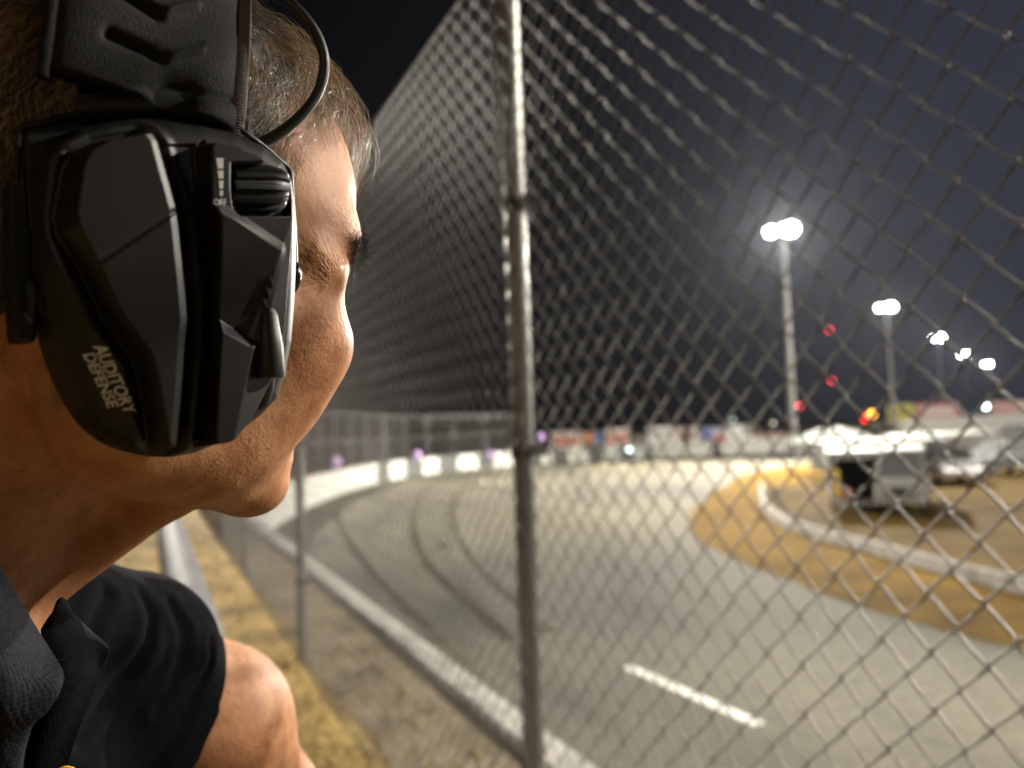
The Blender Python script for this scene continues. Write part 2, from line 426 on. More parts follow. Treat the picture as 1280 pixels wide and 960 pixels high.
# ---- collar flaps and placket: thick cloth sheets
def sheet(name, rows, thick, material, parent, sub=2):
    """rows of (px, py, depth) control points -> smooth thick cloth"""
    C = np.array([[px2c(*q) for q in r] for r in rows])
    def refine(A, n):
        t = np.linspace(0, len(A)-1, n); i = np.clip(t.astype(int), 0, len(A)-2); f = (t-i)
        Am = A[np.clip(i-1, 0, None)]; A0 = A[i]; A1 = A[i+1]; A2 = A[np.clip(i+2, None, len(A)-1)]
        f = f.reshape(-1, *([1]*(A.ndim-1)))
        return .5*((2*A0)+(-Am+A1)*f+(2*Am-5*A0+4*A1-A2)*f*f+(-Am+3*A0-3*A1+A2)*f**3)
    G = refine(C, 40); G = np.swapaxes(refine(np.swapaxes(G, 0, 1), 40), 0, 1)
    me = grid_mesh(name, c2w(G.reshape(-1, 3)).reshape(G.shape))
    uv = me.uv_layers.new(name='UVMap')
    I = np.empty(len(me.loops), np.int32); me.loops.foreach_get('vertex_index', I)
    U = np.stack(np.meshgrid(np.linspace(0, 1, 40), np.linspace(0, 1, 40), indexing='ij'), -1).reshape(-1, 2)
    uv.data.foreach_set('uv', U[I].ravel().astype(np.float32))
    o = link(name, me, material, parent)
    s = o.modifiers.new('thickness', 'SOLIDIFY'); s.thickness = thick; s.offset = 0
    b = o.modifiers.new('edge', 'BEVEL'); b.width = thick*.4; b.segments = 2; b.limit_method = 'ANGLE'
    return o
collar = sheet('collar', [
    [(-60, 640, .262), (-20, 690, .258), (0, 715, .258), (22, 752, .264), (40, 783, .272), (58, 812, .272), (75, 838, .266), (74, 855, .262)],
    [(-90, 690, .250), (-50, 740, .246), (-25, 765, .245), (0, 800, .248), (20, 826, .252), (42, 846, .255), (62, 862, .256), (70, 868, .258)],
    [(-110, 760, .246), (-70, 800, .242), (-45, 820, .240), (-18, 850, .242), (4, 872, .244), (24, 886, .248), (42, 893, .252), (58, 886, .256)],
    [(-120, 860, .250), (-80, 890, .246), (-60, 905, .245), (-35, 920, .246), (-18, 930, .247), (0, 934, .249), (14, 930, .252), (38, 905, .256)],
    [(-130, 1000, .262), (-90, 1010, .260), (-70, 1015, .258), (-45, 1020, .258), (-20, 1020, .258), (4, 1005, .258), (20, 985, .258), (26, 940, .260)]],
    .0022, KNIT, shirt)
placket = sheet('placket', [
    [(52, 790, .318), (64, 770, .330), (76, 755, .345), (90, 772, .352), (96, 790, .350)],
    [(54, 815, .304), (72, 800, .312), (94, 793, .322), (116, 800, .328), (134, 812, .326)],
    [(60, 845, .298), (78, 838, .300), (100, 836, .306), (116, 838, .312), (124, 842, .314)],
    [(44, 885, .292), (66, 880, .292), (84, 878, .296), (98, 878, .302), (108, 880, .306)],
    [(20, 930, .288), (44, 930, .287), (62, 928, .290), (78, 928, .296), (90, 928, .300)],
    [(0, 1000, .286), (24, 1000, .285), (44, 1000, .288), (58, 1000, .293), (68, 1000, .297)]],
    .0026, SHIRT, shirt)
flap = sheet('collar', [
    [(74, 748, .349), (80, 752, .352), (86, 766, .354), (94, 788, .352)],
    [(66, 770, .330), (76, 776, .334), (88, 788, .338), (104, 800, .340)],
    [(54, 802, .310), (70, 800, .316), (92, 806, .322), (110, 812, .326)],
    [(60, 832, .299), (76, 830, .301), (94, 832, .306), (107, 838, .311)]], .0024, SHIRT, shirt)
pb = march(shirt_sdf, 84, 958)
lp = px2c(80, 977, .2925)
mb = MB(); a = np.linspace(0, 2*math.pi, 25)[:-1]
prof = [(0.0001, .0006), (.004, .0006), (.0052, .0001), (.0052, -.0012)]
Vb = []; nrm = np.array([.35, -.9, .15]); nrm /= np.linalg.norm(nrm); ux = np.cross(nrm, (0, 0, 1)); ux /= np.linalg.norm(ux); uz = np.cross(ux, nrm)
for r_, z_ in prof:
    for t in a: Vb.append(c2w(lp+ux*r_*math.cos(t)+uz*r_*math.sin(t)+nrm*z_))
mb.add(Vb, [(i*24+k, i*24+(k+1) % 24, (i+1)*24+(k+1) % 24, (i+1)*24+k) for i in range(3) for k in range(24)])
badge = mb.build('badge', mat('yellow_badge', (.85, .40, .01), .5), shirt, smooth=True)
badge['label'] = 'round yellow badge at the shirt front'
# ---------------------------------------------------------------- ear defenders (built in the head frame: X face, Y out of the ear, Z crown)
def pl(px, py, w):
    """point of the plane Y = w of the head frame that a sight line meets (X, Z)"""
    r = px2c(px, py, 1.0); q = r*((w+HO@HS)/(r@HS)); h = (q-HO) @ HB.T
    return h[0], h[2]
def plp(px, py, w):
    x, z = pl(px, py, w); return np.array([x, w, z])
def h2w(h): return c2w(h2c(h))
def sd_poly(P, poly):
    """2-d signed distance, negative inside"""
    poly = np.asarray(poly); n = len(poly); d = np.full(len(P), 1e9); s = np.ones(len(P))
    for i in range(n):
        a, b = poly[i], poly[i-1]; e = b-a; w = P-a
        t = np.clip((w@e)/(e@e), 0, 1); d = np.minimum(d, ((w-t[:, None]*e)**2).sum(1))
        c1 = P[:, 1] >= a[1]; c2 = P[:, 1] < b[1]; c3 = e[0]*w[:, 1] > e[1]*w[:, 0]
        s[(c1 & c2 & c3) | (~c1 & ~c2 & ~c3)] *= -1
    return s*np.sqrt(d)
def sd_line(P, pts):
    d = np.full(len(P), 1e9)
    for a, b in zip(pts[:-1], pts[1:]):
        e = b-a; w = P-a; t = np.clip((w@e)/(e@e+1e-12), 0, 1); d = np.minimum(d, ((w-t[:, None]*e)**2).sum(1))
    return np.sqrt(d)
def sstep(a, b, x):
    t = np.clip((x-a)/(b-a), 0, 1); return t*t*(3-2*t)
def ramp(a, b, x): return np.clip((x-a)/(b-a), 0, 1)
def PP(pts, w): return np.array([pl(x, y, w) for x, y in pts])

RIM_PX = [(46, 196), (60, 178), (86, 165), (120, 157), (160, 151), (200, 149), (240, 154), (280, 165), (318, 182), (345, 203), (358, 228), (363, 262),
          (364, 320), (362, 380), (358, 430), (350, 470), (340, 500), (322, 519), (300, 536), (272, 553), (240, 566), (208, 571), (172, 568), (140, 558), (112, 538), (92, 512), (72, 468), (56, 415), (45, 350), (41, 280)]
RIM = PP(RIM_PX, .090)
def resample(P, n):
    Q = np.vstack([P, P[:1]]); m = len(P)
    t = np.linspace(0, m, n, endpoint=False); i = t.astype(int); f = (t-i)[:, None]
    A, B, C_, D = P[(i-1) % m], P[i % m], P[(i+1) % m], P[(i+2) % m]
    R = .5*(2*B+(C_-A)*f+(2*A-5*B+4*C_-D)*f*f+(3*B-A-3*C_+D)*f**3)
    L = np.r_[0, np.cumsum(np.linalg.norm(np.diff(np.vstack([R, R[:1]]), axis=0), axis=1))]
    s = np.linspace(0, L[-1], n, endpoint=False); RR = np.vstack([R, R[:1]])
    return np.stack([np.interp(s, L, RR[:, k]) for k in (0, 1)], 1)
RIMS = resample(RIM, 640)

PA = PP([(103, 204), (111, 187), (134, 174), (190, 164), (198, 176), (206, 205), (216, 240), (222, 262), (226, 300), (231, 350), (235, 398), (233, 430), (231, 500), (228, 559), (213, 557), (205, 520), (193, 462), (186, 443), (151, 393), (122, 331), (97, 283), (94, 262)], .113)
PBl = PP([(258, 176), (266, 171), (300, 178), (330, 193), (352, 214), (368, 240), (372, 300), (370, 430), (352, 480), (322, 530), (292, 560), (262, 562), (266, 480), (271, 400), (270, 330), (266, 275), (258, 256)], .112)
PW = PP([(287, 205), (350, 203), (380, 210), (380, 270), (298, 270), (290, 262), (287, 240)], .111)
PR2 = PP([(263, 268), (272, 264), (290, 275), (348, 313), (336, 355), (326, 392), (316, 421), (290, 406), (273, 394), (266, 330)], .113)
PGAP = PP([(251, 180), (262, 172), (263, 252), (271, 300), (273, 400), (266, 480), (263, 548), (252, 548), (257, 400), (252, 268)], .108)
PCH = PP([(199, 176), (252, 174), (254, 268), (225, 268), (214, 232)], .108)
SIDE = PP([(362, 275), (348, 313), (336, 355), (326, 392), (317, 422), (306, 470), (290, 548)], .111)
CR1 = PP([(120, 330), (222, 262)], .113); CR2 = PP([(190, 437), (236, 404)], .113)
def side_of(P, A, B):
    e = B-A; return (e[0]*(P[:, 1]-A[1])-e[1]*(P[:, 0]-A[0]))/np.linalg.norm(e)
def cup_height(P):
    d0 = -sd_poly(P, RIM)
    base = .090+.0125*np.sqrt(np.clip(d0/.0095, 0, 1)*(2-np.clip(d0/.0095, 0, 1)))+.0035*sstep(.006, .032, d0)
    h = base.copy()
    # outer groove and the raised left panel in three facets
    dA = -sd_poly(P, PA)
    h -= .0020*np.exp(-((dA+.0022)/.0013)**2)
    h += .0012*np.exp(-((dA+.0062)/.0018)**2)
    k1 = side_of(P, *CR1); k2 = side_of(P, *CR2)
    rx = P[:, 0]-PA[7, 0]
    f1 = .1148+.07*rx+.05*np.clip(k1, 0, 1)
    f2 = .1148+.07*rx+.00*k1
    f3 = .1148+.06*rx-.16*np.clip(-k2, 0, 1)
    hA = np.where(k1 > 0, f1-.0000, np.where(k2 > 0, f2, f3))
    hA = hA-.62*np.clip(.0029-sd_line(P, PA[3:14]), 0, 1)
    hA = hA-.0007*np.exp(-(k1/.0006)**2)*(k2 > 0)
    right = ramp(-.0016, .0006, dA)
    h = h+(np.maximum(hA, h)-h)*right
    # the middle channel
    dC = -sd_poly(P, PCH); h -= .0012*ramp(0, .0008, dC)
    dG = -sd_poly(P, PGAP); h -= .0035*sstep(-.0008, .0012, dG)
    # right block with the switch window and the faceted shoulder
    dB = -sd_poly(P, PBl)
    hB = .1125+.02*(P[:, 0]-PBl[0, 0])
    dS = side_of(P, SIDE[1], SIDE[4]); dl = sd_line(P, SIDE)
    # upper edge of the facet stands proud, its lower edge is sunk
    d2 = -sd_poly(P, PR2)
    t2 = ramp(PR2[7, 1], PR2[2, 1], P[:, 1])
    h2 = .1092+.0058*t2
    hB = hB+(h2-hB)*ramp(-.0033, .0002, d2)
    rgt = sd_poly(P, np.vstack([SIDE, [[.2, SIDE[-1, 1]], [.2, SIDE[0, 1]]]]))
    hB = hB-.55*np.clip(-rgt, 0, 1)
    lip = ramp(-.0002, .0018, dB)
    dome = .090+.0305*np.sqrt(np.clip(d0/.010, 0, 1)*(2-np.clip(d0/.010, 0, 1)))
    hB = np.minimum(hB, dome)
    h = np.where(dB > -.0002, h+(hB-h)*lip, h)
    dW = -sd_poly(P, PW)
    h = h+(np.minimum(h, .0955)-h)*ramp(-.0003, .0005, dW)
    return np.maximum(h, .0885)

muffs = empty('ear_defenders', tuple(h2w(np.array([[0, 0, .15]]))[0]))
tag(muffs, 'black electronic ear defenders with angular cup worn over the man’s ears'.replace('’', "'"), 'ear defenders')
bpy.context.view_layer.update()
INV = Matrix.Translation(-muffs.location)
def mlink(o):
    o.parent = muffs; o.matrix_parent_inverse = INV; return o

def plastic(name, col, rough, bump=.12):
    return mat(name, col, rough=rough, spec=.30, bump=bump, bscale=2600, bdist=.0002, var=.25, vscale=60)
P_CUP = plastic('matt_black_plastic', (.0070, .0066, .0062), .47)
P_DARK = plastic('dark_plastic', (.0055, .0055, .0055), .42)
P_GLOSS = mat('gloss_black_plastic', (.008, .008, .008), .16, spec=.5)
PRINT = mat('grey_print', (.45, .45, .44), .5)

def cup_mesh(mirror=False):
    NR, NA = 190, len(RIMS); cen = np.array(pl(205, 350, .100))
    ts = np.linspace(0, 1, NR)**.9
    Q = cen+ts[:, None, None]*(RIMS-cen)
    Hh = cup_height(Q[1:].reshape(-1, 2)).reshape(NR-1, NA)
    h0 = cup_height(cen[None, :])[0]
    V = [np.array([[cen[0], h0, cen[1]]])]
    for i in range(1, NR): V.append(np.stack([Q[i, :, 0], Hh[i-1], Q[i, :, 1]], 1))
    V.append(np.stack([RIMS[:, 0], np.full(NA, .082), RIMS[:, 1]], 1))
    R2 = cen+.93*(RIMS-cen); V.append(np.stack([R2[:, 0], np.full(NA, .080), R2[:, 1]], 1))
    V = np.concatenate(V); n = NR+1
    F = [(0, 1+k, 1+(k+1) % NA) for k in range(NA)]
    for i in range(n-1):
        a, b = 1+i*NA, 1+(i+1)*NA
        F += [(a+k, b+k, b+(k+1) % NA, a+(k+1) % NA) for k in range(NA)]
    if mirror: V = V*np.array([1, -1, 1])
    return V, F
V, F = cup_mesh()
cup_me = mesh_from('ear_cup', h2w(V), F, True)
cup = mlink(link('ear_cup', cup_me, P_CUP))
bm = bmesh.new(); bm.from_mesh(cup_me); bmesh.ops.recalc_face_normals(bm, faces=bm.faces); bm.to_mesh(cup_me); bm.free()
V, F = cup_mesh(True)
cup2 = mlink(link('ear_cup', mesh_from('ear_cup', h2w(V[::1]), F, True), P_CUP))
def cushion(side):
    cen = np.array(pl(205, 350, .100)); N = 120; R = resample(RIM, N); mb = MB(); prof = [(.86, .084), (.95, .082), (.97, .076), (.94, .068), (.84, .064), (.70, .066)]
    V = np.concatenate([np.stack([(cen+s*(R-cen))[:, 0], np.full(N, w*side), (cen+s*(R-cen))[:, 1]], 1) for s, w in prof])
    mb.add(h2w(V), [(i*N+k, i*N+(k+1) % N, (i+1)*N+(k+1) % N, (i+1)*N+k) for i in range(len(prof)-1) for k in range(N)])
    return mlink(mb.build('ear_cushion', P_DARK, smooth=True))
cushion(1); cushion(-1)

# dial
mb = MB(); N = 140; X0, X1 = pl(284, 238, .1025)[0], pl(357, 238, .1025)[0]; zc = pl(284, 238, .1025)[1]; zs = (pl(357, 240, .1025)[1]-zc)/(X1-X0); yc = .1012
prof = [(X0, .0), (X0, .0082), (X0+.012, .0088), (X1-.004, .0082), (X1-.001, .0068), (X1, .0045), (X1, 0)]
V = []
for x, r in prof:
    for k in range(N):
        a = 2*math.pi*k/N; c = math.cos(a*13); rr = r*(1+(.075*(1 if c > .15 else -1 if c < -.35 else (c+.1)*4))) if r > .006 else r
        V.append((x, yc+rr*math.cos(a), zc+zs*(x-X0)+rr*math.sin(a)))
mb.add(h2w(np.array(V)), [(i*N+k, i*N+(k+1) % N, (i+1)*N+(k+1) % N, (i+1)*N+k) for i in range(len(prof)-1) for k in range(N)])
dial = mb.build('volume_dial', P_DARK, cup, smooth=True)

def htube(pts, r, n=12, m=None):
    Q = np.array([plp(*p) for p in pts])
    if m:
        t = np.linspace(0, len(Q)-1, m); i = np.clip(t.astype(int), 0, len(Q)-2); f = (t-i)[:, None]
        A, B, C_, D = Q[np.clip(i-1, 0, None)], Q[i], Q[i+1], Q[np.clip(i+2, None, len(Q)-1)]
        Q = .5*(2*B+(C_-A)*f+(2*A-5*B+4*C_-D)*f*f+(3*B-A-3*C_+D)*f**3)
        if not np.isscalar(r): r = np.interp(np.linspace(0, 1, m), np.linspace(0, 1, len(r)), r)
    return MB().tube(h2w(Q), r, n)
htube([(333, 374, .1085), (335, 395, .1100), (337, 432, .1105), (338, 468, .1105), (338, 472, .1105)], [.0008, .0030, .0043, .0049, .0046], 24).build('jack_socket', P_CUP, cup, smooth=True)
htube([(329, 466, .1035), (328, 485, .102), (326, 502, .100), (323, 512, .097)], [.0040, .0038, .0030, .0010], 18).build('socket_plug', P_DARK, cup, smooth=True)
# microphone slots
mb = MB()
for (x, y) in ((338, 353), (334, 366), (330, 379)):
    c = np.array(pl(x, y, .1115)); hh = cup_height(c[None, :])[0]
    a = np.array([plp(x-2, y-7, hh), plp(x+2, y+6, hh)]); mb.tube(h2w(a+np.array([.0, .0001, 0])), .0007, 8)
mb.build('microphone_slot', mat('slot_black', (.002, .002, .002), .9), cup, smooth=True)
# tiny bright rim of the badge pin hole on the panel
def conform(me_pts, off=.00012):
    P = np.asarray(me_pts); return h2w(np.stack([P[:, 0], cup_height(P)+off, P[:, 1]], 1))
def text_mesh(body, size_px, origin, angle, shear=0.0, w=.104, xs=1.0, bold=.022):
    """lettering laid on the cup; angle in picture degrees clockwise"""
    cu = bpy.data.curves.new('lettering', 'FONT'); cu.body = body; cu.size = 1.0; cu.shear = shear; cu.resolution_u = 3; cu.offset = bold
    o = bpy.data.objects.new('lettering', cu); COL.objects.link(o); bpy.context.view_layer.update()
    me = bpy.data.meshes.new_from_object(o.evaluated_get(bpy.context.evaluated_depsgraph_get())); bpy.data.objects.remove(o); bpy.data.curves.remove(cu)
    bm = bmesh.new(); bm.from_mesh(me); bmesh.ops.triangulate(bm, faces=bm.faces); bmesh.ops.subdivide_edges(bm, edges=[e for e in bm.edges if e.calc_length() > .3], cuts=2); bm.to_mesh(me); bm.free()
    v = np.empty(len(me.vertices)*3, np.float32); me.vertices.foreach_get('co', v); v = v.reshape(-1, 3)
    a = math.radians(angle)
    X = origin[0]+size_px*(v[:, 0]*xs*math.cos(a)+v[:, 1]*math.sin(a)); Y = origin[1]+size_px*(v[:, 0]*xs*math.sin(a)-v[:, 1]*math.cos(a))
    Q = conform([pl(x, y, w) for x, y in zip(X, Y)])
    me.vertices.foreach_set('co', Q.astype(np.float32).ravel()); me.update(); return me
link('lettering', text_mesh('AUDITORY', 20, (118, 433), 65, .25, .104, .93), PRINT, cup)
link('lettering', text_mesh('DEFENSE', 18, (106, 442), 65, .25, .104, 1.06), PRINT, cup)
link('lettering', text_mesh('OFF', 12.0, (266, 257), 0, 0, .1125, .80, .004), PRINT, cup)
DIMP = mat('dim_print', (.10, .10, .10), .6)
mb = MB()
for (a, b, c, d, y0, y1) in ((270, 279, 272, 278.5, 198, 211), (271.5, 279, 273, 278.5, 213.5, 223.5), (273, 279, 274, 278, 226, 236), (274, 278.5, 274.5, 278, 238.5, 245)):
    mb.add(conform([pl(x, y, .1125) for x, y in ((a, y0), (b, y0), (d, y1), (c, y1))], .0002), [(0, 1, 2, 3)])
mb.build('level_mark', PRINT, cup)
# wire arm, pivots, rear yoke
wire = htube([(300, 162, .098), (312, 170, .098), (332, 185, .0965), (352, 203, .095), (360, 210, .094), (363, 220, .093), (364, 240, .092), (368, 300, .091), (369, 350, .090)], .0010, 10, 60).build('wire_arm', P_DARK, smooth=True); mlink(wire)
wire = htube([(150, 128, .092), (130, 133, .093), (80, 146, .092), (33, 157, .090), (25, 161, .090), (23, 170, .089), (21, 230, .087), (20, 300, .085)], .0009, 10, 60).build('wire_arm', P_DARK, smooth=True); mlink(wire)
def blob(name, c, r, material, n=24):
    th = np.linspace(0, math.pi, n//2+1); ph = np.linspace(0, 2*math.pi, n, endpoint=False)
    V = np.array([c+np.array([r[0]*math.sin(t)*math.cos(p), r[1]*math.sin(t)*math.sin(p), r[2]*math.cos(t)]) for t in th for p in ph]); m = len(th)
    mb = MB().add(h2w(V), [(i*n+k, i*n+(k+1) % n, (i+1)*n+(k+1) % n, (i+1)*n+k) for i in range(m-1) for k in range(n)])
    return mlink(mb.build(name, material, smooth=True))
mlink(htube([(104, 134, .088), (135, 129, .090), (180, 126, .091), (222, 128, .091), (262, 140, .091), (300, 156, .090)], .0062, 18, 30).build('band_mount', P_DARK, smooth=True))
blob('pivot_knob', plp(365, 347, .089), (.0032, .0045, .0063), P_GLOSS)
mb = MB(); pol = [plp(x, y, .076) for x, y in ((2, 232), (36, 232), (38, 345), (41, 365), (36, 430), (8, 432), (2, 345))]
mlink(mb.prism(h2w(np.array(pol)), h2w(np.array([[0, .012, 0]]))[0]-h2w(np.zeros((1, 3)))[0]).build('yoke', P_DARK, bevel=.0015, seg=3))
mb = MB(); pol = [plp(x, y, .080) for x, y in ((18, 352), (36, 350), (41, 372), (38, 405), (30, 410), (20, 395))]
mlink(mb.prism(h2w(np.array(pol)), h2w(np.array([[0, .010, 0]]))[0]-h2w(np.zeros((1, 3)))[0]).build('yoke_pivot', P_GLOSS, bevel=.0018, seg=3))
mb = MB(); pol = [plp(x, y, .082) for x, y in ((24, 166), (60, 158), (98, 150), (108, 168), (100, 290), (46, 310), (30, 285))]
mlink(mb.prism(h2w(np.array(pol)), h2w(np.array([[0, .008, 0]]))[0]-h2w(np.zeros((1, 3)))[0]).build('cup_bracket', P_DARK, bevel=.001, seg=3))
# cable
cb = htube([(322, 180, .094), (342, 171, .096), (362, 157, .098), (382, 138, .100), (396, 118, .101), (404, 95, .102), (405, 72, .102), (398, 48, .101), (386, 28, .100), (370, 10, .098), (352, -2, .095), (325, -14, .090), (295, -22, .086)], .00185, 16, 140)
mlink(cb.build('cable', mat('cable_rubber', (.009, .0085, .008), .5, spec=.4), smooth=True))

# padded headband over the crown
BX0, BX1 = -.0435, .0115
def band_arc(t):
    """t in 0..1 from the right ear over the crown to the left ear -> (Y, Z, normal)"""
    a = math.pi*t; c, s = math.cos(a), math.sin(a)
    y = .0985*np.sign(c)*abs(c)**.75; z = .012+.158*abs(s)**.80
    return y, z
NT, NX = 420, 90
T = .052+.896*np.linspace(0, 1, NT)
arc = np.array([band_arc(t) for t in T]); tang = np.gradient(arc, axis=0); tang /= np.linalg.norm(tang, axis=1)[:, None]; nor = np.stack([tang[:, 1], -tang[:, 0]], 1)
U = np.linspace(0, 1, NX)
def band_grid(off_fn):
    G = np.zeros((NT, NX, 3))
    G[:, :, 0] = BX0+(BX1-BX0)*U
    o = off_fn
    G[:, :, 1] = arc[:, None, 0]+nor[:, None, 0]*o; G[:, :, 2] = arc[:, None, 1]+nor[:, None, 1]*o
    return G
puff = .0032*(1-np.abs(2*U-1)**6)[None, :]*np.ones((NT, 1))
G = band_grid(puff)
W = c2w(h2c(G.reshape(-1, 3))); C_ = w2c(W); PXY = np.stack([640+C_[:, 0]/C_[:, 1]*FPX, 480-C_[:, 2]/C_[:, 1]*FPX], 1)
near = (G[:, :, 1] > .02).reshape(-1)
def groove(pts, wpx, dep):
    d = sd_line(PXY, np.array(pts, float)); return (np.where(near, dep*np.exp(-(d/wpx)**2), 0)).reshape(NT, NX)
off = puff.copy()
off -= groove([(137, 41), (165, 54), (203, 71)], 7, .0034)
off += groove([(208, 71), (228, 66), (252, 63)], 4, .0016); off -= groove([(205, 63), (228, 58), (252, 56)], 3, .0010)
off -= groove([(150, -14), (172, 0), (198, 17)], 7, .0034); off += groove([(202, 15), (222, 9), (246, 7)], 4, .0016)
off -= groove([(213, 118), (224, 121)], 22, .0060)
off += groove([(240, 135), (300, 152)], 16, .0018); off -= groove([(236, 112), (300, 128)], 4, .0012); off -= groove([(110, 108), (190, 106)], 3, .0008)
BANDM = mat('headband_fabric', (.0065, .006, .0062), .75, spec=.22, bump=.8, bscale=1500, bdist=.0006, var=.5, vscale=900, vcontrast=(.5, .75))
G = band_grid(off); Gi = band_grid(np.full((NT, NX), -.006))
V = np.concatenate([G.reshape(-1, 3), Gi.reshape(-1, 3)]); I = np.arange(NT*NX).reshape(NT, NX); K = NT*NX
q = lambda A: np.stack([A[:-1, :-1], A[:-1, 1:], A[1:, 1:], A[1:, :-1]], -1).reshape(-1, 4)
F = [q(I), q(I+K)[:, ::-1]]
for e in (I[:, 0], I[:, -1]): F.append(np.stack([e[:-1], e[1:], e[1:]+K, e[:-1]+K], -1))
for e in (I[0], I[-1]): F.append(np.stack([e[:-1], e[1:], e[1:]+K, e[:-1]+K], -1))
bme = mesh_from('headband', h2w(V), np.concatenate(F), True)
bm = bmesh.new(); bm.from_mesh(bme); bmesh.ops.recalc_face_normals(bm, faces=bm.faces); bm.to_mesh(bme); bm.free()
band = mlink(link('headband', bme, BANDM))
def edge_strip(name, xe, r, material, rib, t0=.046):
    n = 2600; t = t0+(1-2*t0)*np.linspace(0, 1, n); A = np.array([band_arc(v) for v in t]); Tn = np.gradient(A, axis=0); Tn /= np.linalg.norm(Tn, axis=1)[:, None]
    L = np.r_[0, np.cumsum(np.linalg.norm(np.diff(A, axis=0), axis=1))]
    rr = r*(1+rib*np.sin(L/.00105*2*math.pi)); m = 10; V = []
    Nn = np.stack([Tn[:, 1], -Tn[:, 0]], 1)
    for k in range(m):
        a = 2*math.pi*k/m; ca, sa = math.cos(a), math.sin(a)
        V.append(np.stack([xe+1.25*rr*ca, A[:, 0]+Nn[:, 0]*(rr*sa*1.0-.001), A[:, 1]+Nn[:, 1]*(rr*sa-.001)], 1))
    V = np.stack(V, 1).reshape(-1, 3); I = np.arange(n*m).reshape(n, m); J = np.roll(I, -1, 1)
    F = np.stack([I[:-1], J[:-1], J[1:], I[1:]], -1).reshape(-1, 4)
    return link(name, mesh_from(name, h2w(V), F, True), material, band)
edge_strip('piping', BX1+.0010, .0022, mat('ribbed_tape', (.085, .075, .072), .7, spec=.4), .14)
edge_strip('piping', BX0-.0005, .0018, BANDM, .05)
edge_strip('stitching', BX1-.0028, .00045, mat('thread', (.06, .055, .05), .7), .5, .12)
edge_strip('stitching', BX0+.0055, .00050, mat('thread_light', (.10, .09, .07), .7), .5, .12)
# ---------------------------------------------------------------- hair, brow and lashes as fine strands
def hair_material(name, dark, light):
    m = bpy.data.materials.new(name); m.use_nodes = True; nt = m.node_tree; B = nt.nodes['Principled BSDF']
    at = node(nt, 'ShaderNodeAttribute', attribute_name='shade'); r = node(nt, 'ShaderNodeValToRGB'); e = r.color_ramp.elements
    e[0].position = .0; e[0].color = (*dark, 1); e[1].position = 1; e[1].color = (*light, 1)
    nt.links.new(at.outputs['Fac'], r.inputs[0]); nt.links.new(r.outputs[0], B.inputs['Base Color'])
    B.inputs['Roughness'].default_value = .27; B.inputs["Specular IOR Level"].default_value = .75
    return m
def strands(name, paths, rad, material, parent, taper=.35, shades=None):
    """paths (n, k, 3) in world space -> one mesh of thin three-sided hairs"""
    n, k = paths.shape[:2]
    T = np.gradient(paths, axis=1); T /= np.linalg.norm(T, axis=2)[..., None]+1e-12
    ref = np.where(np.abs(T[..., 2:3]) > .9, np.array([1.0, 0, 0]), np.array([0, 0, 1.0]))
    a = np.cross(T, ref); a /= np.linalg.norm(a, axis=2)[..., None]+1e-12; b = np.cross(T, a)
    rr = (rad*np.linspace(1, taper, k))[None, :, None] if np.isscalar(rad) else rad[:, None, None]*np.linspace(1, taper, k)[None, :, None]
    V = np.stack([paths+rr*(math.cos(q)*a+math.sin(q)*b) for q in (0, 2.094, 4.189)], 2).reshape(-1, 3)
    I = np.arange(n*k*3).reshape(n, k, 3); J = np.roll(I, -1, 2)
    F = np.stack([I[:, :-1], J[:, :-1], J[:, 1:], I[:, 1:]], -1).reshape(-1, 4)
    me = mesh_from(name, V, F, True)
    sh = rng.random(n) if shades is None else shades
    at = me.attributes.new('shade', 'FLOAT', 'POINT'); at.data.foreach_set('value', np.repeat(sh, k*3).astype(np.float32))
    return link(name, me, material, parent)
HAIRM = hair_material('brown_hair', (.012, .0065, .003), (.58, .40, .24))
def hairline(z):            # foremost X of the hair on the side of the head, by height
    return np.interp(z, [-.06, -.02, .0, .020, .040, .060, .075, .090, .105, .120, .15], [-.045, -.03, .018, .038, .046, .050, .053, .058, .070, .085, .10])
def grow(n, region, steps=11, length=.04, seed=3, lift=.006, frizz=.0016):
    g = np.random.default_rng(seed)
    # random points on the scalp
    u = g.normal(size=(n*4, 3)); u /= np.linalg.norm(u, axis=1)[:, None]
    h = np.array([0, 0, .045])+u*.13
    P = h2c(h)
    for _ in range(10): P, N = project(body_sdf, P)
    hh = c2h(P); keep = region(hh); P = P[keep][:n]; N = N[keep][:n]; hh = hh[keep][:n]; n = len(P)
    lg = length*(.55+.8*g.random(n)); ph = g.normal(size=(n, 3))
    # comb: on top forward and to the side, on the sides down and back
    clump = np.sin(hh[:, 0]*240+hh[:, 2]*180)*.5+np.sin(hh[:, 1]*210-hh[:, 2]*150+1)*.5
    top = sstep(.085, .13, hh[:, 2])[:, None]
    side = np.stack([-.45+.55*clump, .0*clump, -1+.35*clump], 1); front = np.stack([.95+0*clump, .55*np.sign(hh[:, 1])*0+.45*clump+.35, -.10+.3*clump], 1)
    D = (side*(1-top)+front*top+ph*.16) @ HB
    path = [P.copy()]; q = P.copy()
    for i in range(1, steps):
        f = i/(steps-1)
        gN = grad(body_sdf, q); t = D-gN*(D*gN).sum(1)[:, None]; t /= np.linalg.norm(t, axis=1)[:, None]+1e-9
        up = (.75-1.5*f)*.9
        q = q+(t+gN*up*(lift/.006)*.55)*(lg/(steps-1))[:, None]
        d = body_sdf(q); tgt = lift*(.25+1.1*np.sin(math.pi*min(f*.9+.05, 1)))
        q = q+gN*np.clip(.0012-d, 0, .01)[:, None]
        q = q+g.normal(size=q.shape)*frizz*.35+ph*frizz*.25*math.sin(4*f)
        D = D+g.normal(size=D.shape)*.12
        path.append(q.copy())
    return np.stack(path, 1)
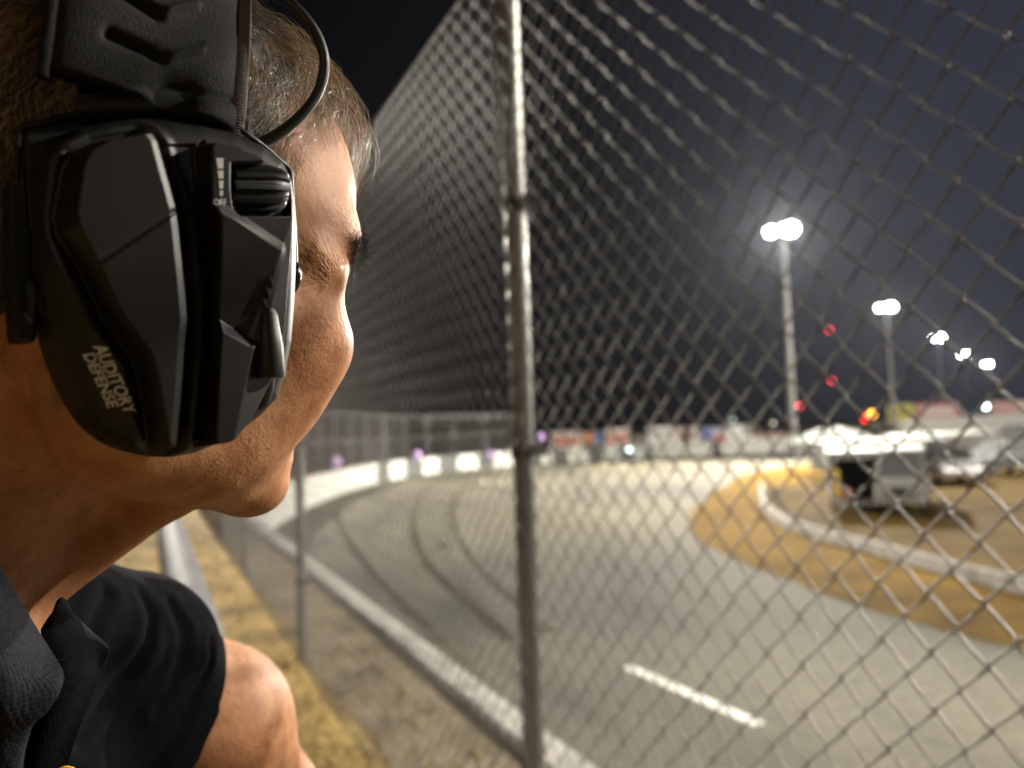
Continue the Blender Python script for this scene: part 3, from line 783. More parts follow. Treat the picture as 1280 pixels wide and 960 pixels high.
def scalp(h):
    nape = h[:, 2] > np.interp(h[:, 0], [-.11, -.06, -.03, .0, .03], [-.075, -.06, -.03, -.0, .02])
    return (h[:, 0] < hairline(h[:, 2])-.005*(h[:, 2] < .085)+rng.normal(size=len(h))*.0025) & nape & (h[:, 1] > -.085)
A = grow(30000, scalp, length=.032, seed=3, lift=.007)
def clump(A, per, amt, seed):
    g = np.random.default_rng(seed); n = len(A); gi = g.choice(n, max(4, n//per), replace=False); R = A[:, 0]; best = np.empty(n, int)
    for c in np.array_split(np.arange(n), max(1, n//2000)):
        best[c] = gi[((R[c][:, None]-R[gi][None])**2).sum(2).argmin(1)]
    f = np.linspace(0, 1, A.shape[1])[None, :, None]**1.2*amt*(.5+.5*g.random((n, 1, 1)))
    return A+(A[best]-A)*f, best
A, bA = clump(A, 34, .95, 21)
SHA = np.clip(np.random.default_rng(22).random(len(A))[bA]**2.2*.75+.35*rng.random(len(A))**2, 0, 1)
hair = strands('hair', c2w(A.reshape(-1, 3)).reshape(A.shape), .000095, HAIRM, person, shades=SHA)
# the dense under layer of hair next to the scalp
bv = np.empty(len(body_me.vertices)*3, np.float32); body_me.vertices.foreach_get('co', bv); bv = w2c(bv.reshape(-1, 3))
bf = np.empty(len(body_me.polygons)*4, np.int32); body_me.polygons.foreach_get('vertices', bf); bf = bf.reshape(-1, 4)
hv = c2h(bv); inh = (hv[:, 0] < hairline(hv[:, 2])-.013+.002*np.sin(hv[:, 2]*900)) & (hv[:, 2] > np.interp(hv[:, 0], [-.11, -.06, -.03, .0, .03], [-.07, -.055, -.025, .005, .025]))
fk = bf[inh[bf].all(1)]; us = np.zeros(len(bv), bool); us[fk.ravel()] = True; ix = np.cumsum(us)-1
cv = bv[us]; cg = grad(body_sdf, cv)
cv = cv+cg*(.0016+.0012*rng.random(len(cv)))[:, None]
UNDER = mat('hair_under_layer', (.012, .007, .004), .6, bump=.9, bscale=700, bdist=.002, stretch=(1, 1, .25))
link('under_layer', mesh_from('under_layer', c2w(cv), ix[fk].astype(np.int32), True), UNDER, hair)
# front quiff falling over the forehead and the sparse grey temple
def quiff(h): return (h[:, 2] > .098) & (h[:, 0] > .035) & (h[:, 0] < hairline(h[:, 2])+.004)
B_ = grow(6000, quiff, length=.054, seed=5, lift=.0135, frizz=.0020, steps=14)
B_, bB = clump(B_, 40, .9, 23)
strands('fringe', c2w(B_.reshape(-1, 3)).reshape(B_.shape), .00010, HAIRM, hair)
TEMPM = hair_material('greying_hair', (.26, .18, .12), (.75, .62, .48))
def temple(h): return (h[:, 2] > .03) & (h[:, 2] < .092) & (h[:, 0] > hairline(h[:, 2])-.022) & (h[:, 0] < hairline(h[:, 2])+.007*rng.random(len(h))) & (h[:, 1] > 0)
Cc = grow(2600, temple, length=.018, seed=8, lift=.004)
strands('temple_hair', c2w(Cc.reshape(-1, 3)).reshape(Cc.shape), .00006, TEMPM, hair)
# eyebrow
g = np.random.default_rng(11); n = 1300
s = 1-.75*g.random(n)**1.5; b0 = np.stack([np.interp(s, [0, .5, 1], [.093, .088, .074]), np.interp(s, [0, .5, 1], [.020, .036, .052]), np.interp(s, [0, .5, 1], [.036, .039, .031])], 1)+g.normal(size=(n, 3))*.0022
P = h2c(b0)
for _ in range(6): P, N = project(body_sdf, P)
q = P.copy(); path = [q.copy()]
D = (np.stack([.25+0*s, .85+.0*s, -.12+0*s], 1)+g.normal(size=(n, 3))*.35) @ HB
L = .0045+.0045*g.random(n)
for i in range(1, 7):
    gN = grad(body_sdf, q); t = D-gN*(D*gN).sum(1)[:, None]*.8; t /= np.linalg.norm(t, axis=1)[:, None]
    q = q+(t+gN*(.44-.08*i))*(L/6)[:, None]; q = q+g.normal(size=q.shape)*.0003; path.append(q.copy())
path = np.stack(path, 1); strands('eyebrow', c2w(path.reshape(-1, 3)).reshape(path.shape), .00012, hair_material('brow_hair', (.004, .003, .002), (.035, .022, .014)), person)

# fine hair on the bare arm
av = bv[(np.linalg.norm(np.cross(bv-SH_L, AX_L), axis=1) < .085) & (((bv-SH_L)@AX_L) > .075) & (bv[:, 2] > -.36) & (bv[:, 1] > .40)]
g = np.random.default_rng(31); q = av[g.choice(len(av), min(900, len(av)), replace=False)]; path = [q.copy()]; ph = g.normal(size=q.shape)
for i in range(1, 6):
    gN = grad(body_full, q); D = AX_L+ph*.45; t = D-gN*(D*gN).sum(1)[:, None]; t /= np.linalg.norm(t, axis=1)[:, None]
    q = q+(t+gN*(.55-.14*i))*.0022; path.append(q.copy())
path = np.stack(path, 1); strands('arm_hair', c2w(path.reshape(-1, 3)).reshape(path.shape), .00005, hair_material('arm_hair_brown', (.06, .035, .018), (.22, .14, .08)), person)
# ---------------------------------------------------------------- the race track, seen over the spectators' bank
TH = math.radians(25.1)
FD = np.array([-math.sin(TH), math.cos(TH)]); RD = np.array([math.cos(TH), math.sin(TH)])      # along the fence, towards the track
def at(a, t, z=0.0):            # a: metres towards the track, t: metres along the fence
    q = a*RD+t*FD; return np.array([q[0], q[1], z])
ZT = -1.4                       # level of the racing surface (the bank is at 0)
def gp(px, py, z=ZT):           # where the photo's sight line meets the level z
    d = c2w(px2c(px, py, 1.0))-EYE; return EYE+d*((z-EYE[2])/d[2])
def dp(px, D, z=ZT):            # a point D metres ahead, px columns across
    return np.array([(px-640)/FPX*D, D, z])

# ground materials
def asphalt_material():
    m = mat('asphalt', (.17, .163, .145), rough=.85, spec=.14, bump=.25, bscale=60, bdist=.004)
    nt = m.node_tree; B = nt.nodes['Principled BSDF']; L = nt.links
    tc = node(nt, 'ShaderNodeTexCoord'); src = tc.outputs['Object']
    n = node(nt, 'ShaderNodeTexNoise'); n.inputs['Scale'].default_value = .16; n.inputs['Detail'].default_value = 6; n.inputs['Distortion'].default_value = .6
    mp = node(nt, 'ShaderNodeMapping'); mp.inputs['Rotation'].default_value = (0, 0, -TH); mp.inputs['Scale'].default_value = (1.8, .5, 1); L.new(src, mp.inputs[0]); L.new(mp.outputs[0], n.inputs['Vector'])
    r = node(nt, 'ShaderNodeValToRGB'); e = r.color_ramp.elements
    e[0].position = .30; e[0].color = (.050, .046, .037, 1); e[1].position = .72; e[1].color = (.150, .136, .100, 1)
    L.new(n.outputs['Fac'], r.inputs[0])
    f = node(nt, 'ShaderNodeTexNoise'); f.inputs['Scale'].default_value = 9; f.inputs['Detail'].default_value = 8; L.new(src, f.inputs['Vector'])
    r2 = node(nt, 'ShaderNodeValToRGB'); e = r2.color_ramp.elements; e[0].position = .3; e[0].color = (.72, .72, .72, 1); e[1].position = .7; e[1].color = (1.15, 1.15, 1.1, 1); L.new(f.outputs['Fac'], r2.inputs[0])
    mx = node(nt, 'ShaderNodeMix', data_type='RGBA', blend_type='MULTIPLY'); mx.inputs['Factor'].default_value = 1
    L.new(r.outputs[0], mx.inputs['A']); L.new(r2.outputs[0], mx.inputs['B']); # pale clay dragged onto the track at the inside of the bend
    ys = node(nt, 'ShaderNodeVectorMath', operation='SUBTRACT'); L.new(src, ys.inputs[0]); ys.inputs[1].default_value = tuple(gp(820, 640))
    wn = node(nt, 'ShaderNodeTexNoise'); wn.inputs['Scale'].default_value = .35; wn.inputs['Detail'].default_value = 5; L.new(src, wn.inputs['Vector'])
    ws = node(nt, 'ShaderNodeVectorMath', operation='SCALE'); L.new(wn.outputs['Color'], ws.inputs[0]); ws.inputs['Scale'].default_value = 3.5
    wa = node(nt, 'ShaderNodeVectorMath', operation='ADD'); L.new(ys.outputs[0], wa.inputs[0]); L.new(ws.outputs[0], wa.inputs[1])
    ln = node(nt, 'ShaderNodeVectorMath', operation='LENGTH'); L.new(wa.outputs[0], ln.inputs[0])
    mr = node(nt, 'ShaderNodeMapRange'); L.new(ln.outputs['Value'], mr.inputs['Value']); mr.inputs['From Min'].default_value = 7.5; mr.inputs['From Max'].default_value = 1.5; mr.inputs['To Max'].default_value = .40
    m2 = node(nt, 'ShaderNodeMix', data_type='RGBA'); L.new(mr.outputs[0], m2.inputs['Factor']); L.new(mx.outputs['Result'], m2.inputs['A']); m2.inputs['B'].default_value = (.20, .172, .088, 1)
    L.new(m2.outputs['Result'], B.inputs['Base Color'])
    return m
ASPHALT = asphalt_material()
DIRT = mat('dry_dirt', (.085, .054, .020), rough=.95, spec=.05, col2=(.40, .275, .092), vscale=1.3, vcontrast=(.28, .72), detail=9, bump=.9, bscale=14, bdist=.03)
STRAW = mat('dry_grass_ground', (.105, .057, .006), rough=.95, spec=.04, col2=(.205, .120, .016), vscale=.9, vcontrast=(.3, .7), detail=8, bump=.6, bscale=9, bdist=.03)
INFM = mat('infield_turf', (.045, .027, .006), rough=.95, spec=.04, col2=(.115, .072, .017), vscale=.5, vcontrast=(.3, .7), detail=8, bump=.5, bscale=6, bdist=.03)
DARKG = mat('night_ground', (.05, .045, .03), rough=.95, var=.4, vscale=.05)

def sheet_poly(name, pts, z, material, kind='structure'):
    me = bpy.data.meshes.new(name); bm = bmesh.new()
    vs = [bm.verts.new((p[0], p[1], z)) for p in pts]; f = bm.faces.new(vs); bmesh.ops.recalc_face_normals(bm, faces=[f])
    if f.normal.z < 0: f.normal_flip()
    bmesh.ops.triangulate(bm, faces=[f]); bm.to_mesh(me); bm.free()
    return tag(link(name, me, material), kind=kind)
def curve_pts(P, n):
    P = np.asarray(P, float); m = len(P); t = np.linspace(0, m-1, n); i = np.clip(t.astype(int), 0, m-2); f = (t-i)[:, None]
    A, B, C_, D = P[np.clip(i-1, 0, None)], P[i], P[i+1], P[np.clip(i+2, None, m-1)]
    return .5*(2*B+(C_-A)*f+(2*A-5*B+4*C_-D)*f*f+(3*B-A-3*C_+D)*f**3)
def even(P, step):
    L = np.r_[0, np.cumsum(np.linalg.norm(np.diff(P[:, :2], axis=0), axis=1))]; n = int(L[-1]/step)+1
    s = np.linspace(0, L[-1], n); return np.stack([np.interp(s, L, P[:, k]) for k in range(P.shape[1])], 1)

G0 = 420
sheet_poly('ground', [(-G0, -G0), (G0, -G0), (G0, G0), (-G0, G0)], ZT-.06, DARKG)
# outer wall line: straight beside the fence, then round the turn and down the far straight (x, y, top height)
WALL = [(*at(1.80, t)[:2], .02) for t in (-14, -6, 0, 5, 10, 14)]+[(-5.52, 16.6, .0), (-7.45, 23.5, -.02), (-8.15, 30, -.12), (-8.35, 38, -.2), (-7.4, 46, -.24), (-4.6, 53, -.26), (0, 57.5, -.26), (5, 60.3, -.26), (10, 61.6, -.26), (16.6, 62.6, -.2), (22, 64.5, -.1), (30, 71, .1), (40, 84, .5), (52, 97, .8), (70, 106, .9), (95, 110, .9), (140, 112, .9)]
WP = even(curve_pts(WALL, 400), .5)
def offset_line(P, d):
    T = np.gradient(P[:, :2], axis=0); T /= np.linalg.norm(T, axis=1)[:, None]; N = np.stack([T[:, 1], -T[:, 0]], 1)
    Q = P.copy(); Q[:, :2] += N*d; return Q
inner = offset_line(WP, .0)
sheet_poly('track', [tuple(p[:2]) for p in inner]+[(140, 20), (60, -14), tuple(at(60, -14)[:2])], ZT, ASPHALT)
# spectators' bank, a block of earth behind the wall
bankline = offset_line(WP, -.17); bankline = bankline[(bankline[:, 1] < 33)]
mb = MB(); far = [(-20, 36), (-40, 30), (-40, -20), tuple(at(1.5, -14)[:2])]
BP = [(p[0], p[1]) for p in bankline]+[(-22, 40), (-45, 34), (-45, -25)]
mbank = bpy.data.meshes.new('bank'); bm = bmesh.new()
f = bm.faces.new([bm.verts.new((x, y, 0)) for x, y in BP]); bmesh.ops.recalc_face_normals(bm, faces=[f])
if f.normal.z < 0: f.normal_flip()
r = bmesh.ops.extrude_face_region(bm, geom=[f]); 
for v in [e for e in r['geom'] if isinstance(e, bmesh.types.BMVert)]: v.co.z = -1.6
bmesh.ops.recalc_face_normals(bm, faces=bm.faces); bmesh.ops.triangulate(bm, faces=bm.faces); bm.to_mesh(mbank); bm.free()
bank = tag(link('bank', mbank, DIRT), kind='structure')
# leaf litter and tufts on the bank
g = np.random.default_rng(4); V = []; F = []
for i in range(9000):
    a_, t_ = g.uniform(-.9, 1.5), g.uniform(1.5, 15) if i % 3 else g.uniform(1.5, 6)
    p = at(a_, t_, .004); s = g.uniform(.012, .045); an = g.uniform(0, 6.28); w = s*g.uniform(.15, .5); tl = g.uniform(0, .9)
    e = np.array([math.cos(an), math.sin(an), 0]); n_ = np.array([-e[1], e[0], 0]); k = len(V)
    V += [p-n_*w, p+n_*w, p+e*s+n_*w*.3+np.array([0, 0, s*tl]), p+e*s-n_*w*.3+np.array([0, 0, s*tl])]; F.append((k, k+1, k+2, k+3))
tag(link('leaf_litter', mesh_from('leaf_litter', V, F), mat('dead_leaves', (.12, .078, .028), .9, spec=.05, col2=(.40, .29, .11), vscale=25)), kind='stuff')

sheet_poly('verge', [tuple(p[:2]) for p in offset_line(WP[(WP[:, 1] < 20)], -.18)]+[tuple(at(a_, t_)[:2]) for a_, t_ in ((1.05, 15), (.92, 13), (1.08, 11), (.95, 9), (1.1, 7), (.98, 5.5), (1.06, 4), (.95, 3), (1.08, 1.5), (1.0, -12))], .005, mat('grey_soil', (.13, .105, .070), .95, spec=.05, col2=(.26, .215, .15), vscale=2.5, detail=9, bump=.7, bscale=20, bdist=.02))
# painted dash, grass apron and infield
d0, d1 = gp(784, 833), gp(950, 906); ax = (d1-d0)/np.linalg.norm(d1-d0); nx = np.array([-ax[1], ax[0], 0])*.075
sheet_poly('lane_marking', [(d0-nx)[:2], (d1-nx)[:2], (d1+nx)[:2], (d0+nx)[:2]], ZT+.004, mat('worn_white_paint', (.26, .26, .24), .7, col2=(.52, .51, .47), vscale=6, vcontrast=(.3, .5), detail=8))
APR = [gp(*q) for q in ((985, 584), (940, 592), (902, 610), (874, 632), (862, 652), (880, 678), (950, 712), (1050, 750), (1150, 781), (1280, 812), (1420, 842), (1640, 885))]
APE = curve_pts(APR, 80)
g2 = np.random.default_rng(9); APE[:, :2] += g2.normal(size=(80, 2))*.06
sheet_poly('grass_apron', [p[:2] for p in APE]+[(40, -8), (140, 20), (140, 100), (60, 90), (34, 62)], ZT+.012, STRAW)
INW = [gp(*q) for q in ((956, 612), (955, 622), (960, 638), (985, 658), (1040, 677), (1100, 693), (1200, 721), (1280, 741), (1400, 771), (1640, 830))]
INP = even(curve_pts(INW, 120), .35)
sheet_poly('infield', [p[:2] for p in INP]+[(50, -4), (140, 24), (140, 99), (62, 89), (36, 60)], ZT+.020, INFM)

# rubber laid down by the cars
RUB = mat('tyre_rubber_marks', (.066, .060, .049), 1.0, spec=0.0, col2=(.125, .113, .086), vscale=1.5, vcontrast=(.3, .7), detail=6)
for k, (pts, w_) in enumerate((([(560, 594), (532, 612), (519, 640), (517, 668), (534, 704), (572, 742), (640, 800)], .22), ([(600, 592), (575, 612), (566, 640), (575, 676), (610, 722), (690, 790)], .16), ([(420, 640), (430, 668), (466, 716), (540, 790), (620, 862)], .20))):
    Cp = even(curve_pts(np.array([gp(*q) for q in pts]), 80), .4); Lw = offset_line(Cp, -w_/2) if 'offset_line' in globals() else Cp
    Rw = offset_line(Cp, w_/2); n = len(Cp); V = np.concatenate([Lw, Rw]); V[:, 2] = ZT+.004+.001*k
    tag(link('tyre_mark', mesh_from('tyre_mark', V, [(i, n+i, n+i+1, i+1) for i in range(n-1)]), RUB), kind='structure')

# ---- outer retaining wall
CONC = mat('weathered_concrete', (.20, .19, .17), .85, var=.3, vscale=1.5, bump=.3, bscale=30, bdist=.004, detail=8)
WHITEP = mat('white_wall_paint', (.46, .46, .43), .7, col2=(.62, .62, .58), vscale=3.0, vcontrast=(.25, .6), detail=8)
COPE = mat('worn_coping_paint', (.22, .21, .195), .8, spec=.2, col2=(.46, .44, .41), vscale=7, vcontrast=(.3, .62), detail=9)
BARR = mat('dull_white_barrier', (.17, .162, .15), .8, spec=.1, col2=(.33, .315, .29), vscale=4, vcontrast=(.3, .62), detail=8)
GREYP = mat('grey_wall_paint', (.085, .09, .085), .8, var=.3, vscale=2)
def wall_mesh(P, z0, thick, hfun=None, chamfer=.02):
    n = len(P); a = P; b = offset_line(P, -thick); V = []; 
    for i in range(n):
        zt = P[i, 2] if hfun is None else hfun(i)
        V += [(a[i, 0], a[i, 1], z0), (a[i, 0], a[i, 1], zt-chamfer), (a[i, 0]+(b[i, 0]-a[i, 0])*.12, a[i, 1]+(b[i, 1]-a[i, 1])*.12, zt), (b[i, 0]-(b[i, 0]-a[i, 0])*.12, b[i, 1]-(b[i, 1]-a[i, 1])*.12, zt), (b[i, 0], b[i, 1], zt-chamfer), (b[i, 0], b[i, 1], z0)]
    F = [(i*6+k, (i+1)*6+k, (i+1)*6+k+1, i*6+k+1) for i in range(n-1) for k in range(5)]+[(0, 1, 2, 3, 4, 5), tuple((n-1)*6+k for k in (5, 4, 3, 2, 1, 0))]
    return MB().add(V, F)
outer_wall = tag(wall_mesh(WP, ZT-.05, .17).build('retaining_wall', GREYP), 'long concrete track wall with white painted top and panels curving round the turn', 'wall')
pathlen = np.r_[0, np.cumsum(np.linalg.norm(np.diff(WP[:, :2], axis=0), axis=1))]
def wall_slice(s0, s1, out, z0f, z1f, cap_=False):
    s = np.linspace(s0, s1, max(2, int((s1-s0)/.5)+1)); P = np.stack([np.interp(s, pathlen, WP[:, k]) for k in range(3)], 1)
    T = np.stack([np.interp(s, pathlen, np.gradient(WP[:, k])) for k in range(2)], 1); T /= np.linalg.norm(T, axis=1)[:, None]; N = np.stack([T[:, 1], -T[:, 0]], 1)
    return P, N
def panel(s0, s1, material, name='white_panel', th=.03):
    P, N = wall_slice(s0, s1, 0, 0, 0); mb = MB(); V = []; n = len(P)
    for i in range(n):
        for (o, z) in ((.004, ZT+.06), (th, ZT+.06), (th, P[i, 2]-.01), (.004, P[i, 2]-.01)): V.append((P[i, 0]+N[i, 0]*o, P[i, 1]+N[i, 1]*o, z))
    F = [(i*4+k, (i+1)*4+k, (i+1)*4+(k+1) % 4, i*4+(k+1) % 4) for i in range(n-1) for k in range(4)]+[(0, 1, 2, 3), tuple((n-1)*4+k for k in (3, 2, 1, 0))]
    return mb.add(V, F).build(name, material, outer_wall)
def coping(s0, s1, cmat=None):
    P, N = wall_slice(s0, s1, 0, 0, 0); V = []; n = len(P)
    for i in range(n):
        for (o, z) in ((.03, -.06), (.03, .012), (.012, .03), (-.150, .03), (-.172, .012), (-.172, -.06)): V.append((P[i, 0]+N[i, 0]*o, P[i, 1]+N[i, 1]*o, P[i, 2]+z))
    F = [(i*6+k, (i+1)*6+k, (i+1)*6+(k+1) % 6, i*6+(k+1) % 6) for i in range(n-1) for k in range(6)]+[(0, 1, 2, 3, 4, 5), tuple((n-1)*6+k for k in (5, 4, 3, 2, 1, 0))]
    return MB().add(V, F).build('white_coping', cmat or COPE, outer_wall)
def s_of_px(px, lo=30):          # distance along the wall at which it crosses a column of the photo
    col = 640+(WP[:, 0]/WP[:, 1])*FPX; m = pathlen > lo
    return float(np.interp(px, col[m], pathlen[m]))
S_A = 14+16.5
coping(0.2, S_A-3.5); coping(S_A-3.49, S_A+8, WHITEP)
i0 = np.argmin(np.where(pathlen > 25, np.abs(640+WP[:, 0]/np.maximum(WP[:, 1], 1)*FPX-330), 1e9))
sW = pathlen[pathlen > 26]
panel(S_A-.5, s_of_px(468, 34), WHITEP)
for x0, x1 in ((480, 507), (522, 549), (566, 598), (611, 643), (671, 690), (704, 736), (747, 778), (784, 808)):
    panel(s_of_px(x0+3, 34), s_of_px(x1-4, 34), WHITEP)
panel(s_of_px(812, 34), pathlen[-1]-40, WHITEP)

# ---- low inner wall at the infield
hI = .27
INP[:, 2] = ZT+hI
inner_wall = tag(wall_mesh(INP, ZT, -.16, chamfer=.04).build('infield_barrier', BARR), 'low white barrier wall curving along the dry grass edge of the infield', 'barrier')
# ---------------------------------------------------------------- chain-link fences
GALV = mat('galvanised_wire', (.125, .118, .110), .42, metal=.42, var=.15, vscale=40)
GALVP = mat('galvanised_pipe', (.20, .20, .19), .42, metal=.5, var=.18, vscale=14, bump=.1, bscale=80)
DULL = mat('dark_steel_band', (.06, .05, .045), .6, metal=.5)
FA = .97; FH = 3.0; DIAG = .0760; WR = .00188
def wire_path(H, diag):
    """one zigzag wire of the woven mesh: legs lie in turn before and behind its plane, bends hook the neighbour"""
    n = int(round(H/(diag/2))); q = diag/2; P = []
    for i in range(n+1):
        side = i % 2; z = i*q; x = side*q; o = .0030
        s = 1 if side else -1
        P += [(x-s*.0062, (o if side == 0 else -o), z-.0068), (x-s*.0012, (o if side == 0 else -o)*.9, z-.0026), (x+s*.0006, 0, z), (x-s*.0012, (-o if side == 0 else o)*.9, z+.0026), (x-s*.0062, (-o if side == 0 else o), z+.0068)]
    return np.array(P)
def mesh_panel(name, L, H, diag, r, sides=6, material=None, parent=None):
    """panel in local axes: x along, y across, z up"""
    P = wire_path(H, diag); q = diag/2; n = len(P); N = int(L/q)
    T = np.gradient(P, axis=0); T /= np.linalg.norm(T, axis=1)[:, None]
    b = np.array([0, 1.0, 0])-T*T[:, 1:2]; b /= np.linalg.norm(b, axis=1)[:, None]; c = np.cross(T, b)
    a = np.arange(sides)*2*math.pi/sides
    ring = P[:, None]+r*(np.cos(a)[None, :, None]*b[:, None]+np.sin(a)[None, :, None]*c[:, None])
    A = ring.reshape(-1, 3); Bm = (ring*np.array([-1, 1, 1])+np.array([q, 0, 0])).reshape(-1, 3)
    I = np.arange(n*sides).reshape(n, sides); J = np.roll(I, -1, 1)
    Fq = np.stack([I[:-1], J[:-1], J[1:], I[1:]], -1).reshape(-1, 4)
    V = np.concatenate([A+np.array([k*q, 0, 0]) for k in range(N)])
    F = np.concatenate([Fq+k*len(A) for k in range(N)])
    me = mesh_from(name, V, F, True); return me
def wire_shape(L, H, diag, r, sides):
    # neighbouring wires are the same zigzag one half diamond on and one half diamond up
    P0 = wire_path(H, diag); q = diag/2
    return P0
def chain_mesh(L, H, diag, r, sides):
    q = diag/2; N = int(L/q); out_V = []; out_F = []; base = 0
    P0 = wire_path(H, diag); P1 = P0.copy(); P1[:, 0] = q-P1[:, 0]; P1[:, 1] = P1[:, 1]
    a = np.arange(sides)*2*math.pi/sides
    for k in range(N):
        P = (P0 if k % 2 == 0 else P1)+np.array([k*q, 0, 0])
        T = np.gradient(P, axis=0); T /= np.linalg.norm(T, axis=1)[:, None]
        b = np.array([0, 1.0, 0])-T*T[:, 1:2]; b /= np.linalg.norm(b, axis=1)[:, None]; c = np.cross(T, b)
        V = (P[:, None]+r*(np.cos(a)[None, :, None]*b[:, None]+np.sin(a)[None, :, None]*c[:, None])).reshape(-1, 3)
        n = len(P); I = np.arange(n*sides).reshape(n, sides); J = np.roll(I, -1, 1)
        out_F.append(np.stack([I[:-1], J[:-1], J[1:], I[1:]], -1).reshape(-1, 4)+base); out_V.append(V); base += len(V)
    return mesh_from('wire_mesh', np.concatenate(out_V), np.concatenate(out_F), True)
def place_along(o, a, t, z=0.0):
    p = at(a, t, z); o.location = p; o.rotation_euler = (0, 0, math.atan2(FD[1], FD[0])); return o

fence = empty('chain_link_fence', at(FA, 0)); tag(fence, 'tall chain-link fence on steel posts between the man and the race track', 'fence')
def fl(o):                       # child of the fence keeping world placement
    o.parent = fence; o.matrix_parent_inverse = Matrix.Translation(-Vector(at(FA, 0))); return o
SP = 3.70; T0 = 2.01
pan = chain_mesh(SP, FH-.03, DIAG, WR, 6); pan.materials.append(GALV)
first = True
for k in range(-1, 9):
    o = bpy.data.objects.new('wire_mesh', pan); COL.objects.link(o)
    n = int(SP/(DIAG/2)); place_along(o, FA-.040, T0+SP*k, .03); o.scale = (SP/(n*DIAG/2), 1, 1); fl(o)
def post_mesh():
    mb = MB(); mb.tube([(0, 0, -.3), (0, 0, FH+.03)], .0305, 28, caps=False)
    a = np.linspace(0, math.pi/2, 6)
    mb.tube([(0, 0, FH+.03+.03*math.sin(t)) for t in a], [.034*max(math.cos(t), .02) for t in a], 28)
    return mb
p0 = None
for k in range(-1, 10):
    if p0 is None:
        p0 = post_mesh().build('fence_post', GALVP, smooth=True); me_post = p0.data
        bb = MB().tube([(0, 0, -.018), (0, 0, .018)], [.037, .037], 24).box((0, -.05, 0), (.024, .05, .036)).box((-.045, 0, 0), (.05, .02, .034)).build('band', DULL, smooth=True); me_band = bb.data
        bpy.data.objects.remove(bb); o = p0
    else: o = bpy.data.objects.new('fence_post', me_post); COL.objects.link(o)
    place_along(o, FA, T0+SP*k); fl(o)
    for z in (1.53, 2.24, .55):
        c = bpy.data.objects.new('band', me_band); COL.objects.link(c); c.parent = o; c.location = (0, 0, z)
mb = MB(); mb.tube([at(FA-.036, t, FH) for t in np.linspace(T0-SP, T0+SP*9, 30)], .0035, 6); fl(mb.build('tension_wire', GALV, smooth=True))

# low spectator fence at the man's elbow
lowf = empty('low_chain_link_fence', at(.13, 0)); tag(lowf, 'low chain-link spectator fence with round top rail under the man\'s arm', 'fence')
def ll(o): o.parent = lowf; o.matrix_parent_inverse = Matrix.Translation(-Vector(at(.13, 0))); return o
LH = 1.0; lm = chain_mesh(2.4, LH-.05, .0560, .0017, 5); lm.materials.append(GALV)
for k in range(4):
    o = bpy.data.objects.new('wire_mesh', lm); COL.objects.link(o); place_along(o, .13, .45+2.38*k, .03); ll(o)
PAD = mat('grey_padding', (.055, .053, .058), .7, spec=.15, col2=(.125, .12, .13), vscale=14, bump=.8, bscale=45, bdist=.01)
ll(MB().tube([at(.13, t, LH-.06) for t in np.linspace(.3, 10, 120)], 0.085+.007*np.sin(np.arange(120)*1.9), 20).build('rail_padding', PAD, smooth=True))
SH = np.array([[at(.13+.012*math.sin(t*5+z*3)-.004, t, z) for z in np.linspace(.05, LH-.06, 12)] for t in np.linspace(.3, 10, 160)])
so = ll(link('shade_cloth', grid_mesh('shade_cloth', SH), mat('brown_grey_shade_cloth', (.16, .145, .14), .9, var=.3, vscale=5, bump=.4, bscale=300)))
sm = so.modifiers.new('thickness', 'SOLIDIFY'); sm.thickness = .003
pm = None
for k in range(5):
    if pm is None: o = MB().tube([(0, 0, -.2), (0, 0, LH-.01)], .024, 16).build('fence_post', GALVP, smooth=True); pm = o.data
    else: o = bpy.data.objects.new('fence_post', pm); COL.objects.link(o)
    place_along(o, .13, .42+2.38*k); ll(o)
# ---------------------------------------------------------------- far side of the track
def P3(px, py, D): return c2w(px2c(px, py, D))
def ground_of(px, D): p = P3(px, 500, D); return np.array([p[0], p[1], ZT])
STEEL = mat('pole_steel', (.30, .30, .31), .5, metal=.3, var=.1, vscale=3)
LAMP = mat('floodlight_glow', (.9, .9, .9), .4, emit=(1.0, .97, .90), estr=60)
HOUS = mat('lamp_housing', (.05, .05, .05), .5)
